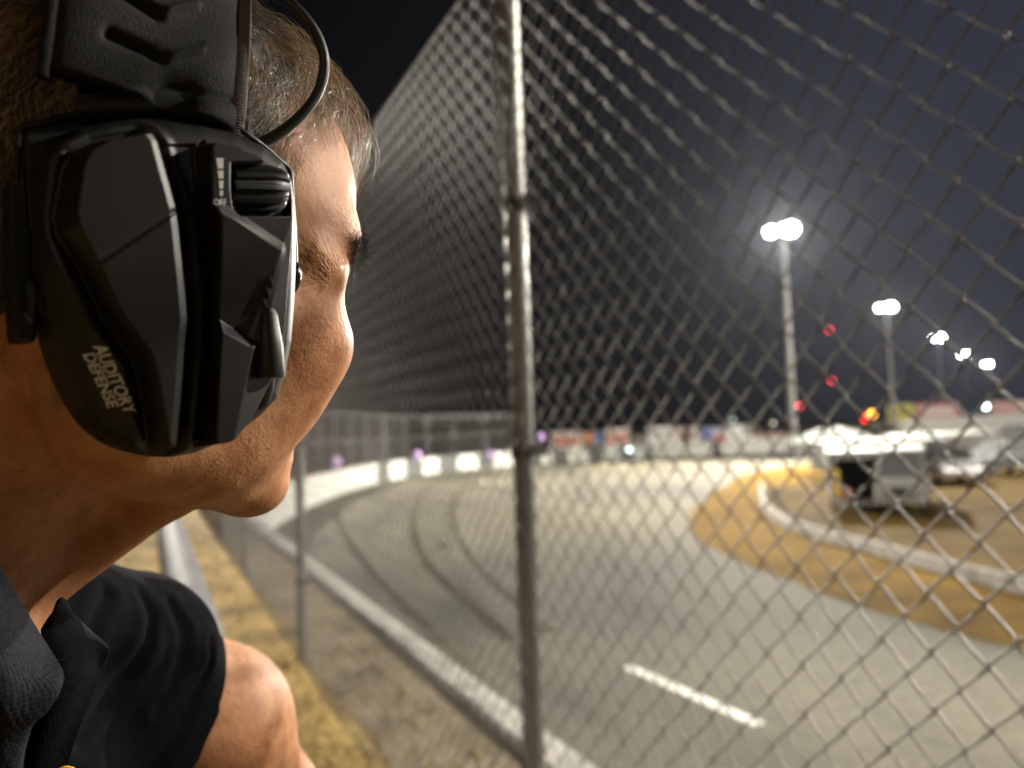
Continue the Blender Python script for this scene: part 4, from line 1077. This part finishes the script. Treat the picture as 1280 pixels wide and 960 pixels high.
# floodlight poles
def light_pole(base, H, aim, label, power, heads=2, cone=150):
    root = empty('light_pole', base); tag(root, label, 'light pole', 'floodlight poles round the track')
    mb = MB(); mb.tube([(0, 0, -.1), (0, 0, H*.5), (0, 0, H)], [.30, .24, .17], 14); mb.build('mast', STEEL, root, smooth=True)
    d = np.array([aim[0]-base[0], aim[1]-base[1]]); d /= np.linalg.norm(d); s = np.array([d[1], -d[0]])
    mb = MB(); mb.tube([(-s[0]*1.3, -s[1]*1.3, H-.1), (s[0]*1.3, s[1]*1.3, H-.1)], .07, 8); mb.build('crossarm', STEEL, root, smooth=True)
    for k, hs in (((-.55, 1.0), (.62, .72)) if heads == 2 else ((-.62, 1.0), (-.30, .9), (.78, .75))):
        c = np.array([s[0]*k+d[0]*.25, s[1]*k+d[1]*.25, H+.25]); n = np.array([d[0]*.80, d[1]*.80, -.60])
        u = np.cross(n, (0, 0, 1)); u /= np.linalg.norm(u); v = np.cross(u, n)
        hb = MB(); pr = [(-.30, .20*hs), (-.05, .54*hs), (.12, .57*hs)]; m = 20; V = [c+n*z+r*(math.cos(a)*u+math.sin(a)*v) for z, r in pr for a in np.linspace(0, 2*math.pi, m, endpoint=False)]
        hb.add(V, [(i*m+j, i*m+(j+1) % m, (i+1)*m+(j+1) % m, (i+1)*m+j) for i in range(2) for j in range(m)]+[tuple(range(m))])
        hh = hb.build('lamp_head', HOUS, root, smooth=True)
        MB().add([c+n*.10+0.52*hs*(math.cos(a)*u+math.sin(a)*v) for a in np.linspace(0, 2*math.pi, m, endpoint=False)], [tuple(range(m))]).build('lens', LAMP, hh)
    if power:
        l = bpy.data.lights.new('floodlight', 'SPOT'); l.energy = power; l.spot_size = math.radians(cone); l.spot_blend = .5; l.shadow_soft_size = .35; l.color = (1.0, .93, .80)
        o = bpy.data.objects.new('floodlight', l); COL.objects.link(o); o.parent = root; o.location = (d[0]*.9, d[1]*.9, H-.2)
        v = Vector((aim[0]-base[0], aim[1]-base[1], aim[2]-base[2]-H)); o.rotation_euler = (-v).to_track_quat('Z', 'Y').to_euler()
    return root
poles = [(978, 288, 57, 'nearest of the receding row of floodlight poles, tall grey mast with the brightest lamps'), (1108, 384, 102, 'second floodlight pole of the receding row, with two lamp heads'), (1172, 422, 144, 'third floodlight pole of the receding row'), (1205, 443, 191, 'fourth floodlight pole of the receding row'), (1234, 455, 234, 'farthest and lowest looking floodlight pole of the row')]
for i, (px, py, D, lab) in enumerate(poles):
    top = P3(px, py, D); base = np.array([top[0], top[1], ZT])
    light_pole(base, top[2]-ZT-.25, (-1, 12, ZT) if i == 0 else (5, 30, ZT), lab, (185000, 60000, 40000, 40000, 40000)[i], heads=(3, 3, 2, 2, 2)[i])
# key pole of the near straight, right of the picture; it lights the fence and the man
KEY_AZ = math.radians(67)
kb = np.array([math.sin(KEY_AZ)*44, math.cos(KEY_AZ)*44, ZT])
light_pole(kb, 24.0, (-3.5, 1.2, 1.0), 'floodlight pole by the near straight, right of the view', KEY_POWER, cone=27)
k4 = np.array([19, -12, ZT])  # added pole, out of view, to brighten the van front and infield
light_pole(k4, 18.0, (13, 21, ZT), 'added floodlight pole out of view that brightens the parked vehicles', 62000, cone=32)
k2 = np.array([math.sin(math.radians(62))*48, math.cos(math.radians(62))*48, ZT])
light_pole(k2, 16.0, (8, 64, 0), 'floodlight pole by the infield, right of the view', 90000, cone=62)
k3 = np.array([(110-640)/FPX*52, 52, ZT])  # added pole, hidden from view, to brighten the left of the track
light_pole(k3, 16.5, (-3, 31, ZT), 'added floodlight pole hidden behind the man that brightens the left of the track', 240000, cone=58)
k5 = np.array([72, 44, ZT])  # added pole, out of view, to brighten the far right boards
light_pole(k5, 18.0, (66, 106, 0), 'added floodlight pole out of view that brightens the far right wall', 110000, cone=60)
# added warm fill lamp, unseen behind the spectators, to brighten the shaded neck
lp0 = at(-7.5, -9.0); root = empty('fill_lamp', lp0); tag(root, 'added warm fill lamp out of view behind the spectators', 'lamp post')
MB().tube([(0, 0, 0), (0, 0, 5.2)], [.07, .05], 12).build('fill_lamp_mast', STEEL, root, smooth=True)
wl = blob_world = MB(); th = np.linspace(0, math.pi, 11); ph = np.linspace(0, 2*math.pi, 18, endpoint=False)
wl.add([(.16*math.sin(t)*math.cos(p), .16*math.sin(t)*math.sin(p), 5.35+.18*math.cos(t)) for t in th for p in ph], [(i*18+k, i*18+(k+1) % 18, (i+1)*18+(k+1) % 18, (i+1)*18+k) for i in range(10) for k in range(18)])
wl.build('globe', mat('warm_globe', (.9, .7, .4), .4, emit=(1, .62, .28), estr=12), root, smooth=True)
l = bpy.data.lights.new('fill_lamp_light', 'POINT'); l.energy = FILL_POWER; l.color = (1.0, .70, .43); l.shadow_soft_size = .5
o = bpy.data.objects.new('fill_lamp_light', l); COL.objects.link(o); o.parent = root; o.location = (0, 0, 5.0+.9)

# catch fence above the turn's wall
CF_ = empty('catch_fence', (-6, 50, ZT)); tag(CF_, 'tall grey catch fence standing above the white panelled wall of the turn', 'fence')
def cfl(o): o.parent = CF_; o.matrix_parent_inverse = Matrix.Translation(-CF_.location); return o
CF_.location = (-6, 50, ZT); bpy.context.view_layer.update()
s0, s1 = S_A+3, s_of_px(668, 34); n = int((s1-s0)/.05)
ss = np.linspace(s0, s1, n); CP = np.stack([np.interp(ss, pathlen, offset_line(WP, -.12)[:, k]) for k in range(3)], 1)
Hc = 2.7; st = int(Hc/.05)
V = []; F = []
def cross(i, j, r=.0032):
    a = CP[i]+np.array([0, 0, .05]); b = CP[j]+np.array([0, 0, Hc]); m = (a+b)/2
    k = len(V); t = np.array([0, 0, 1.0]); e = (CP[min(i+1, n-1)]-CP[max(i-1, 0)]); e[2] = 0; e /= np.linalg.norm(e); q = np.array([-e[1], e[0], 0])
    for P_ in (a, b):
        for c in range(3): V.append(P_+r*(math.cos(2.094*c)*e+math.sin(2.094*c)*q))
    F.extend([(k+c, k+(c+1) % 3, k+3+(c+1) % 3, k+3+c) for c in range(3)])
for i in range(0, n-st, 1): cross(i, i+st); cross(i+st, i)
cfl(link('wire_mesh', mesh_from('wire_mesh', V, F), GALV))
for s in np.arange(s0, s1, 3.0):
    p = np.array([np.interp(s, pathlen, WP[:, k]) for k in range(3)]); 
    o = MB().tube([(p[0], p[1], p[2]-.3), (p[0], p[1], p[2]+Hc)], 0.032, 8).build('fence_post', STEEL, smooth=True); cfl(o)
for zz in (Hc, Hc*.5):
    cfl(MB().tube(CP[::20]+np.array([0, 0, zz]), .02, 6).build('rail', STEEL, smooth=True))
# small glowing balls added for lilac spots that look like lens ghosts
LIL = mat('lilac_ball_glow', (.5, .3, .6), .5, emit=(.62, .38, .76), estr=.7)
for px, py in ((420, 578), (521, 569), (613, 568), (676, 546)):
    s = s_of_px(px, 34); D = float(np.interp(s, pathlen, WP[:, 1]))-.35; c = P3(px, py, D); rt = empty('lilac_ball', c)
    tag(rt, {420: 'added lilac glowing ball above the long white wall panel at the turn', 521: 'added lilac glowing ball above the gap between the first two white wall blocks', 613: 'added lilac glowing ball above the white block left of the steel post', 676: 'added lilac glowing ball just right of the steel post'}[px], 'lamp', 'added lilac glowing balls on the turn')
    V = [(.27*math.sin(t)*math.cos(p), .27*math.sin(t)*math.sin(p), .27*math.cos(t)) for t in th for p in ph]
    MB().add(V, [(i*18+k, i*18+(k+1) % 18, (i+1)*18+(k+1) % 18, (i+1)*18+k) for i in range(10) for k in range(18)]).build('globe', LIL, rt, smooth=True)
    MB().tube([(0, 0, -.2), (0, .45, -.2)], .03, 6).build('bracket', STEEL, rt)

# billboards beyond the back wall
def board(x0, x1, y0, y1, D, cells, base, label):
    a = P3(x0, y1, D); b = P3(x1, y1, D); H = (y1-y0)/FPX*D; w = np.linalg.norm((b-a)[:2]); c = (a+b)/2
    rt = empty('billboard', (c[0], c[1], ZT), math.atan2((b-a)[1], (b-a)[0])); tag(rt, label, 'billboard', 'sponsor boards behind the far wall')
    zb = a[2]-ZT
    MB().box((0, 0, zb+H/2), (w, .08, H)).build('board', mat('board_paint', base, .55, var=.15, vscale=2), rt)
    for (u0, u1, v0, v1, col) in cells:
        MB().box(((u0+u1-1)*w/2, -.045, zb+H*(v0+v1)/2), ((u1-u0)*w, .006, (v1-v0)*H)).build('colour_block', mat('sign_paint', col, .5), rt)
    for s in (-.38, .38): MB().tube([(s*w, .08, 0), (s*w, .08, zb+H)], .06, 8).build('post', STEEL, rt, smooth=True)
pk = (.75, .42, .36); wh = (.80, .78, .76)
def word(u0, u1, v0, v1, col, n, seed):
    g = np.random.default_rng(seed); e = np.linspace(u0, u1, n+1); return [(e[i]+.006, e[i+1]-.012*(1+g.random()), v0+.06*g.random(), v1-.08*g.random(), col) for i in range(n)]
board(689, 728, 540, 567, 64, word(.08, .92, .30, .78, (.70, .22, .15), 5, 1), (.80, .68, .62), 'cream billboard with reddish lettering, next to the steel post')
board(728, 756, 540, 556, 64.5, [(.02, .5, .05, .95, (.70, .24, .03)), (.55, .98, .1, .95, (.16, .28, .62))], (.5, .5, .55), 'small billboard half orange and half blue')
board(758, 788, 536, 567, 64, word(.1, .9, .35, .8, (.72, .28, .2), 4, 2), (.82, .68, .62), 'tall pale pink billboard with red lettering')
board(792, 808, 544, 560, 65, [], (.25, .22, .19), 'small dark brown board between pale billboards')
board(810, 841, 534, 560, 65, word(.1, .9, .5, .85, (.55, .50, .50), 4, 3), wh, 'white billboard with faint grey lettering')
board(842, 874, 534, 560, 65, word(.08, .92, .4, .8, (.80, .55, .5), 5, 4), (.80, .70, .66), 'pale rose billboard with faint lettering')
board(876, 908, 535, 557, 66, [(.05, .45, .1, .95, (.12, .18, .50)), (.12, .40, .2, .45, (.8, .8, .9)), (.52, .97, .05, .55, (.60, .10, .05))], (.45, .42, .5), 'billboard split into blue and red fields')
board(908, 944, 532, 556, 66, [(.6, 1.0, .5, .99, (.25, .22, .20))], wh, 'plain white billboard right of the blue and red one')
board(945, 985, 542, 556, 68, [], (.45, .25, .24), 'low dull red board behind the first floodlight pole')
board(1110, 1143, 506, 528, 108, word(.1, .9, .35, .75, (.30, .26, .02), 4, 6), (.62, .56, .10), 'yellow billboard high above the far right wall')
board(1145, 1200, 505, 527, 109, word(.1, .9, .3, .8, (.75, .70, .70), 6, 7), (.60, .22, .20), 'wide red and white billboard above the far right wall')
board(1240, 1285, 502, 524, 110, [], (.62, .36, .33), 'pinkish billboard at the right end of the far wall')
board(1072, 1118, 532, 553, 88, word(.08, .92, .3, .75, (.8, .75, .6), 6, 8), (.60, .44, .08), 'mustard banner with pale lettering beyond the white truck')

# radio mast with red beacons and the caution light
RED = mat('red_beacon_glow', (.5, .02, .03), .4, emit=(1.0, .04, .08), estr=7)
def ball(name, c, r, material, parent):
    V = [(c[0]+r*math.sin(t)*math.cos(p), c[1]+r*math.sin(t)*math.sin(p), c[2]+r*math.cos(t)) for t in th for p in ph]
    return MB().add(V, [(i*18+k, i*18+(k+1) % 18, (i+1)*18+(k+1) % 18, (i+1)*18+k) for i in range(10) for k in range(18)]).build(name, material, parent, smooth=True)
def mast(px, ys, D, label):
    b = ground_of(px, D); top = P3(px, min(ys), D); H = top[2]-ZT; rt = empty('radio_mast', b); tag(rt, label, 'mast')
    mb = MB()
    for k in range(3):
        a = 2.094*k; mb.tube([(1.4*math.cos(a), 1.4*math.sin(a), 0), (.3*math.cos(a), .3*math.sin(a), H)], .10, 5)
    N = int(H/3)
    for i in range(N):
        z0, z1 = H*i/N, H*(i+1)/N; r0, r1 = 1.4-1.1*i/N, 1.4-1.1*(i+1)/N
        for k in range(3):
            a, b_ = 2.094*k, 2.094*(k+1); mb.tube([(r0*math.cos(a), r0*math.sin(a), z0), (r1*math.cos(b_), r1*math.sin(b_), z1)], .05, 4)
    mb.build('lattice', mat('mast_paint', (.08, .02, .02), .6), rt)
    for x, y in [(px, y) for y in ys]:
        z = P3(px, y, D)[2]-ZT; ball('beacon', (0, -.4, z), .9, RED, rt)
mast(1041, (412, 476), 330, 'distant lattice radio mast with two red beacons, between the first two floodlight poles')
mast(998, (508,), 300, 'short distant mast with one red beacon beside the first floodlight pole')
c = P3(1085, 520, 92); rt = empty('caution_light', ground_of(1085, 92)); tag(rt, 'track signal showing red and amber lamps on a post', 'signal light')
zz = c[2]-ZT
MB().tube([(0, .3, 0), (0, .3, zz+.8)], .08, 8).build('post', STEEL, rt, smooth=True); MB().box((0, .2, zz), (1.5, .3, 1.5)).build('housing', HOUS, rt)
ball('red_lamp', (-.38, -.05, zz-.28), .36, mat('red_lamp_glow', (.5, 0, 0), .4, emit=(1, .02, .01), estr=9), rt)
ball('amber_lamp', (.36, -.05, zz+.22), .36, mat('amber_lamp_glow', (.5, .2, 0), .4, emit=(1.0, .42, .02), estr=9), rt)
WGLS = [mat('white_lamp_glow', (.8, .8, .8), .4, emit=c, estr=e) for c, e in (((.9, .97, 1.0), 12), ((.80, 1.0, .98), 12), ((.55, .8, .75), .8), ((1.0, .8, .5), 1.2), ((.75, .95, 1.0), 5))]
for wi, (px, py, D, r, lab) in enumerate(((1155, 514, 118, .32, 'white lamp on a short post above the far right wall'), (1232, 508, 120, .36, 'bluish white lamp on a post near the right end of the far wall'), (915, 525, 74, .18, 'dim white lamp on a post above the plain white billboard'), (965, 529, 74, .18, 'small warm lamp on a post left of the first floodlight pole'), (784, 562, 60.5, .17, 'bluish lamp at the foot of the pale pink billboard'))):
    b = ground_of(px, D); c = P3(px, py, D); rt = empty('lamp_post', b); tag(rt, lab, 'lamp', 'small white lamps beyond the track')
    MB().tube([(0, .2, 0), (0, .2, c[2]-ZT)], .05, 8).build('post', STEEL, rt, smooth=True); ball('globe', (0, 0, c[2]-ZT), r, WGLS[wi], rt)

# white lumps added on the asphalt for spots that look like flare
for px, py, s, lab in ((553, 632, .13, 'upper of two added white lumps on the asphalt left of the post'), (551, 684, .11, 'lower of two added white lumps on the asphalt left of the post'), (607, 607, .16, 'far small added white scrap on the asphalt near the wall blocks')):
    p = gp(px, py); g = np.random.default_rng(px)
    V = [np.array([s*math.sin(t)*math.cos(q), s*math.sin(t)*math.sin(q), .8*s*(1+math.cos(t))])*(1+.35*g.normal()*.5)+p for t in np.linspace(0.05, 3.1, 8) for q in np.linspace(0, 6.28, 10, endpoint=False)]
    tag(MB().add(V, [(i*10+k, i*10+(k+1) % 10, (i+1)*10+(k+1) % 10, (i+1)*10+k) for i in range(7) for k in range(10)]).build('flare_lump', mat('flare_lump_white', (.85, .84, .80), .8)), lab, 'lump', 'added white lumps on the asphalt')
# ---------------------------------------------------------------- vehicles in the infield
VW = mat('white_vehicle_paint', (.22, .215, .205), .6, spec=.25, var=.06, vscale=1.5); GLASS = mat('dark_window_glass', (.10, .105, .11), .15, spec=.6)
TYRE = mat('tyre_rubber', (.02, .02, .02), .8); RIMM = mat('wheel_rim', (.45, .45, .45), .3, metal=.8); BUMP = mat('chrome_bumper', (.55, .55, .54), .22, metal=.85)
BLK = mat('black_trim', (.015, .015, .015), .6); HEADL = mat('headlight_glow', (.9, .9, .9), .3, emit=(1, 1, .95), estr=4); GREYV = mat('grey_vehicle_paint', (.10, .10, .11), .3, coat=.5)
def wheel(root, x, y, r, w=.24):
    wr = MB(); n = 24
    pr = [(-w/2, r*.70), (-w/2, r*.96), (-w*.3, r), (w*.3, r), (w/2, r*.96), (w/2, r*.70)]
    wr.add([(x+r_*math.cos(a), y+z, r+r_*math.sin(a)) for z, r_ in pr for a in np.linspace(0, 6.2832, n, endpoint=False)], [(i*n+k, i*n+(k+1) % n, (i+1)*n+(k+1) % n, (i+1)*n+k) for i in range(5) for k in range(n)])
    t = wr.build('wheel', TYRE, root, smooth=True)
    rm = MB(); pr = [(-w*.46, r*.70), (-w*.30, r*.25), (-w*.38, 0.001)]
    for s in (1, -1): rm.add([(x+r_*math.cos(a), y+s*z, r+r_*math.sin(a)) for z, r_ in pr for a in np.linspace(0, 6.2832, n, endpoint=False)], [(i*n+k, i*n+(k+1) % n, (i+1)*n+(k+1) % n, (i+1)*n+k) for i in range(2) for k in range(n)])
    rm.build('rim', RIMM, t, smooth=True)
def loft(secs, name, material, root, bevel=.04):
    """secs: list of (x, half width bottom, half width top, z0, z1) sections along the vehicle"""
    mb = MB(); V = []
    for x, wb, wt, z0, z1 in secs: V += [(x, -wb, z0), (x, wb, z0), (x, wb*1.0, z0+(z1-z0)*.5), (x, wt, z1), (x, -wt, z1), (x, -wb*1.0, z0+(z1-z0)*.5)]
    n = len(secs); F = [(i*6+k, i*6+(k+1) % 6, (i+1)*6+(k+1) % 6, (i+1)*6+k) for i in range(n-1) for k in range(6)]+[tuple(range(6))[::-1], tuple((n-1)*6+k for k in range(6))]
    return mb.add(V, F).build(name, material, root, bevel=bevel, seg=2)
def truck(loc, heading, label, paint=VW, box=True, lights=True, s=1.0):
    """front points along +x"""
    rt = empty('van' if box else 'pickup', loc, heading); rt.scale = (s, s*(.82 if box else 1), s*(1.05 if box else 1)); tag(rt, label, 'van' if box else 'truck')
    loft([(1.0, .96, .96, .45, 1.12), (2.35, .95, .90, .45, 1.05), (2.48, .90, .86, .50, .98)], 'bonnet', paint, rt)
    loft([(-.2, .98, .90, .45, 2.05), (.55, .98, .86, .45, 2.05), (1.05, .97, .80, .45, 1.25)], 'cab', paint, rt)
    MB().add([(.64, -.80, 1.96), (.64, .80, 1.96), (1.06, .78, 1.20), (1.06, -.78, 1.20)], [(0, 1, 2, 3)]).build('windscreen', GLASS, rt).location = (.03, 0, .03)
    for y in (-1, 1):
        MB().add([(-.1, y*.955, 1.25), (.88, y*.945, 1.25), (.55, y*.89, 1.9), (-.1, y*.905, 1.9)], [(0, 1, 2, 3)]).build('side_window', GLASS, rt).location = (0, y*.035, 0)
        MB().box((2.46, y*.68, .80), (.10, .34, .22)).build('headlight', HEADL if lights else BUMP, rt, bevel=.03)
        MB().box((.95, y*1.12, 1.35), (.10, .18, .30)).build('wing_mirror', BLK, rt, bevel=.03)
        for x in (1.75, -2.0): wheel(rt, x, y*.86, .38)
    MB().box((2.50, 0, .80), (.06, .9, .26)).build('grille', BLK, rt, bevel=.01)
    MB().box((2.58, 0, .50), (.16, 1.9, .24)).build('bumper', BUMP, rt, bevel=.05)
    if box:
        loft([(-3.3, .98, .84, .45, 2.02), (-2.9, .99, .88, .45, 2.08), (-.21, .98, .90, .45, 2.06)], 'van_body', paint, rt, .06)
        for y in (-1, 1): MB().add([(-2.6, y*.955, 1.25), (-.4, y*.955, 1.25), (-.4, y*.905, 1.85), (-2.6, y*.905, 1.85)], [(0, 1, 2, 3)]).build('side_window', GLASS, rt).location = (0, y*.04, 0)
    else:
        loft([(-2.7, .97, .97, .5, 1.12), (-.2, .97, .97, .5, 1.12)], 'cargo_bed', paint, rt, .03)
        MB().box((-1.4, 0, 1.125), (2.3, 1.7, .02)).build('bed_liner', BLK, rt)
    return rt
g0 = gp(1122, 650); hd = math.atan2(-g0[1]-0, -g0[0]-2.0)
truck((g0[0]+1.35, g0[1]+2.3, ZT+.02), hd+.02, 'white van parked in the infield, front end towards the track', lights=False, s=.86)
# open trailer with its dark load bay
g1 = gp(1062, 641); rt = empty('race_trailer', (g1[0]+.55, g1[1]+.6, ZT+.02), math.radians(-20)); tag(rt, 'white enclosed trailer left of the white van, dark load bay open', 'trailer')
W_, D_, H_ = 1.55, 3.0, 1.25
MB().box((0, D_/2, .32+H_+.11), (W_+.15, D_, .26)).build('roof', VW, rt, bevel=.05); MB().box((0, D_/2, .32), (W_, D_, .10)).build('floor', VW, rt)
for s in (-1, 1): MB().box((s*W_/2, D_/2, .36+H_/2), (.06, D_, H_)).build('side_wall', VW, rt)
MB().box((0, D_-.03, .36+H_/2), (W_-.07, .05, H_)).build('end_wall', BLK, rt)
MB().box((0, D_/2, .38), (W_-.08, D_-.1, .02)).build('deck', BLK, rt)
for s in (-1, 1): wheel(rt, s*0.0, D_*.6+s*.35, .28, .2)
MB().box((0, -.35, .20), (W_*.9, .7, .06)).build('ramp', VW, rt, bevel=.01)
yl = tag(MB().box((g1[0]+.02, g1[1]+.9, ZT+.02+.40+.42), (.17, .05, .85)).build('yellow_panel', mat('yellow_paint', (.62, .42, .08), .5), bevel=.01), 'narrow yellow panel standing in the trailer mouth', 'panel')
ob = tag(MB().tube([(g1[0]+.25, g1[1]+.72, ZT+.41), (g1[0]+.25, g1[1]+.72, ZT+.50), (g1[0]+.25, g1[1]+.72, ZT+.68)], [.14, .14, .09], 14).build('fuel_can', mat('orange_plastic', (.55, .20, .10), .5), smooth=True), 'small orange fuel can at the edge of the trailer bay', 'can')
# pale canopies and trailers behind
def canopy(px, D, w, h, label, col):
    b = ground_of(px, D); rt = empty('canopy_tent', b, .1); tag(rt, label, 'canopy', 'canopy tents in the infield')
    n = 4; m = mat('canopy_cloth', col, .8, var=.1, vscale=2)
    MB().add([(-w/2, -w/2, h*.7), (w/2, -w/2, h*.7), (w/2, w/2, h*.7), (-w/2, w/2, h*.7), (0, 0, h)], [(0, 1, 4), (1, 2, 4), (2, 3, 4), (3, 0, 4)]).build('roof_cloth', m, rt)
    mb = MB()
    for sx, sy, rx, ry in ((0, -1, w, .02), (0, 1, w, .02), (-1, 0, .02, w), (1, 0, .02, w)): mb.box((sx*w/2, sy*w/2, h*.65), (rx+.02, ry+.02, h*.1))
    mb.build('valance', m, rt)
    for sx in (-1, 1):
        for sy in (-1, 1): MB().tube([(sx*w*.49, sy*w*.49, 0), (sx*w*.49, sy*w*.49, h*.7)], .03, 6).build('leg', STEEL, rt)
canopy(1024, 40, 2.6, 2.35, 'pale green canopy tent left of the trailer', (.06, .08, .066)); canopy(1046, 47, 3.0, 2.3, 'white canopy tent above and behind the trailer', (.09, .09, .087))
def long_trailer(px, D, L, H, label, col, rz=.12):
    b = ground_of(px, D); rt = empty('long_trailer', b, rz); tag(rt, label, 'trailer', 'long trailers in the infield')
    MB().box((0, 0, .55+H/2), (L, 2.3, H)).build('trailer_body', mat('trailer_skin', col, .45, var=.08, vscale=1), rt, bevel=.08)
    MB().box((0, -1.16, .55+H*.16), (L*.98, .03, H*.10)).build('stripe', mat('stripe_paint', tuple(c*.4 for c in col), .5), rt)
    MB().box((L*.2, -1.17, .55+H*.42), (.8, .03, H*.7)).build('door', mat('door_paint', tuple(c*.85 for c in col), .5), rt)
    for s in (-.4, .4, 1.2): wheel(rt, s-L*.2, -1.0, .36); wheel(rt, s-L*.2, 1.0, .36)
long_trailer(1100, 34, 5.6, 1.3, 'pale long trailer directly behind the white van', (.10, .098, .09)); long_trailer(1170, 46, 6.0, 1.15, 'dull grey trailer right of and behind the white van', (.10, .098, .092), .05)
def car(loc, heading, label, paint, lights):
    rt = empty('parked_car', loc, heading); tag(rt, label, 'car', 'cars parked in the infield')
    loft([(-2.1, .82, .80, .35, .95), (-1.2, .88, .86, .30, 1.0), (.9, .88, .86, .30, .95), (2.0, .84, .78, .33, .78), (2.15, .78, .72, .38, .66)], 'body', paint, rt, .05)
    loft([(-1.6, .80, .55, .94, 1.0), (-.95, .80, .62, .94, 1.42), (.25, .80, .62, .94, 1.42), (1.05, .80, .60, .90, .96)], 'cabin_glass', GLASS, rt, .03)
    MB().box((-.35, 0, 1.425), (1.1, 1.18, .03)).build('roof', paint, rt, bevel=.01)
    for y in (-1, 1):
        MB().box((2.08, y*.58, .62), (.10, .28, .13)).build('headlight', HEADL if lights else BUMP, rt, bevel=.02)
        for x in (1.3, -1.35): wheel(rt, x, y*.78, .32, .2)
    return rt
c = ground_of(1180, 33); car((c[0], c[1], ZT+.02), math.radians(-105), 'silver car with its headlights on, behind the white van on the right', mat('silver_paint', (.38, .38, .40), .3, metal=.4, coat=.5), True)
c = ground_of(1245, 36); car((c[0], c[1], ZT+.02), math.radians(-165), 'dark car parked at the far right of the infield', GREYV, False)
c = ground_of(1262, 47); truck((c[0], c[1], ZT+.02), math.radians(-20), 'dark pickup behind the dark car at the right edge', GREYV, box=False, lights=False)
c = ground_of(1222, 58); car((c[0], c[1], ZT+.02), math.radians(-120), 'dark red car with small bright headlights below the far right wall', mat('dark_red_paint', (.09, .03, .03), .3, coat=.5), True)
# ---------------------------------------------------------------- night sky: gradient with floodlight glare painted in over the track side
w = bpy.data.worlds.new('World'); scene.world = w; w.use_nodes = True; nt = w.node_tree; L = nt.links
bg = nt.nodes['Background']; tc = node(nt, 'ShaderNodeTexCoord')
sky = node(nt, 'ShaderNodeTexSky', sky_type='NISHITA'); sky.sun_disc = False; sky.sun_elevation = math.radians(-8); sky.sun_rotation = KEY_AZ
gd = Vector((math.sin(math.radians(46)), math.cos(math.radians(46)), .42)).normalized()
dt = node(nt, 'ShaderNodeVectorMath', operation='DOT_PRODUCT'); L.new(tc.outputs['Generated'], dt.inputs[0]); dt.inputs[1].default_value = gd
r = node(nt, 'ShaderNodeValToRGB'); e = r.color_ramp.elements
e[0].position = .55; e[0].color = (.0010, .0011, .0016, 1); e[1].position = 1.0; e[1].color = (.027, .030, .049, 1)
x = e.new(.80); x.color = (.0045, .0047, .0062, 1)
L.new(dt.outputs['Value'], r.inputs[0])
mx = node(nt, 'ShaderNodeMix', data_type='RGBA', blend_type='ADD'); mx.inputs['Factor'].default_value = .05
L.new(r.outputs[0], mx.inputs['A']); L.new(sky.outputs[0], mx.inputs['B']); L.new(mx.outputs['Result'], bg.inputs['Color']); bg.inputs['Strength'].default_value = 1.0
# thin night air that the floodlights light up
hz = MB().box((0, 0, 30), (860, 860, 70)).build('haze', None); tag(hz, kind='stuff')
hm = bpy.data.materials.new('haze'); hm.use_nodes = True; hn = hm.node_tree; hn.nodes.remove(hn.nodes['Principled BSDF'])
pv = node(hn, 'ShaderNodeVolumePrincipled'); pv.inputs['Color'].default_value = (.80, .86, 1.0, 1); pv.inputs['Density'].default_value = HAZE; pv.inputs['Anisotropy'].default_value = .72
hn.links.new(pv.outputs[0], hn.nodes['Material Output'].inputs['Volume']); hz.data.materials.append(hm)
# ---------------------------------------------------------------- camera, view
cam = bpy.data.cameras.new('camera'); co = bpy.data.objects.new('camera', cam); COL.objects.link(co); scene.camera = co
cam.sensor_width = 36; cam.lens = FPX/1280*36; cam.clip_start = .01; cam.clip_end = 4000
M = Matrix((tuple(CR), tuple(CU), tuple(-CF))).transposed().to_4x4(); M.translation = Vector(EYE); co.matrix_world = M
cam.dof.use_dof = True; cam.dof.focus_distance = .31
APERTURE = .0040; cam.dof.aperture_fstop = (cam.lens/1000)/APERTURE
scene.view_settings.view_transform = 'Standard'; scene.view_settings.look = 'None'; scene.view_settings.gamma = 1
scene.view_settings.exposure = 0.0
scene.render.engine = 'CYCLES'; scene.cycles.use_denoising = True
scene.cycles.max_bounces = 6; scene.cycles.transparent_max_bounces = 8
scene.cycles.sample_clamp_indirect = 6.0
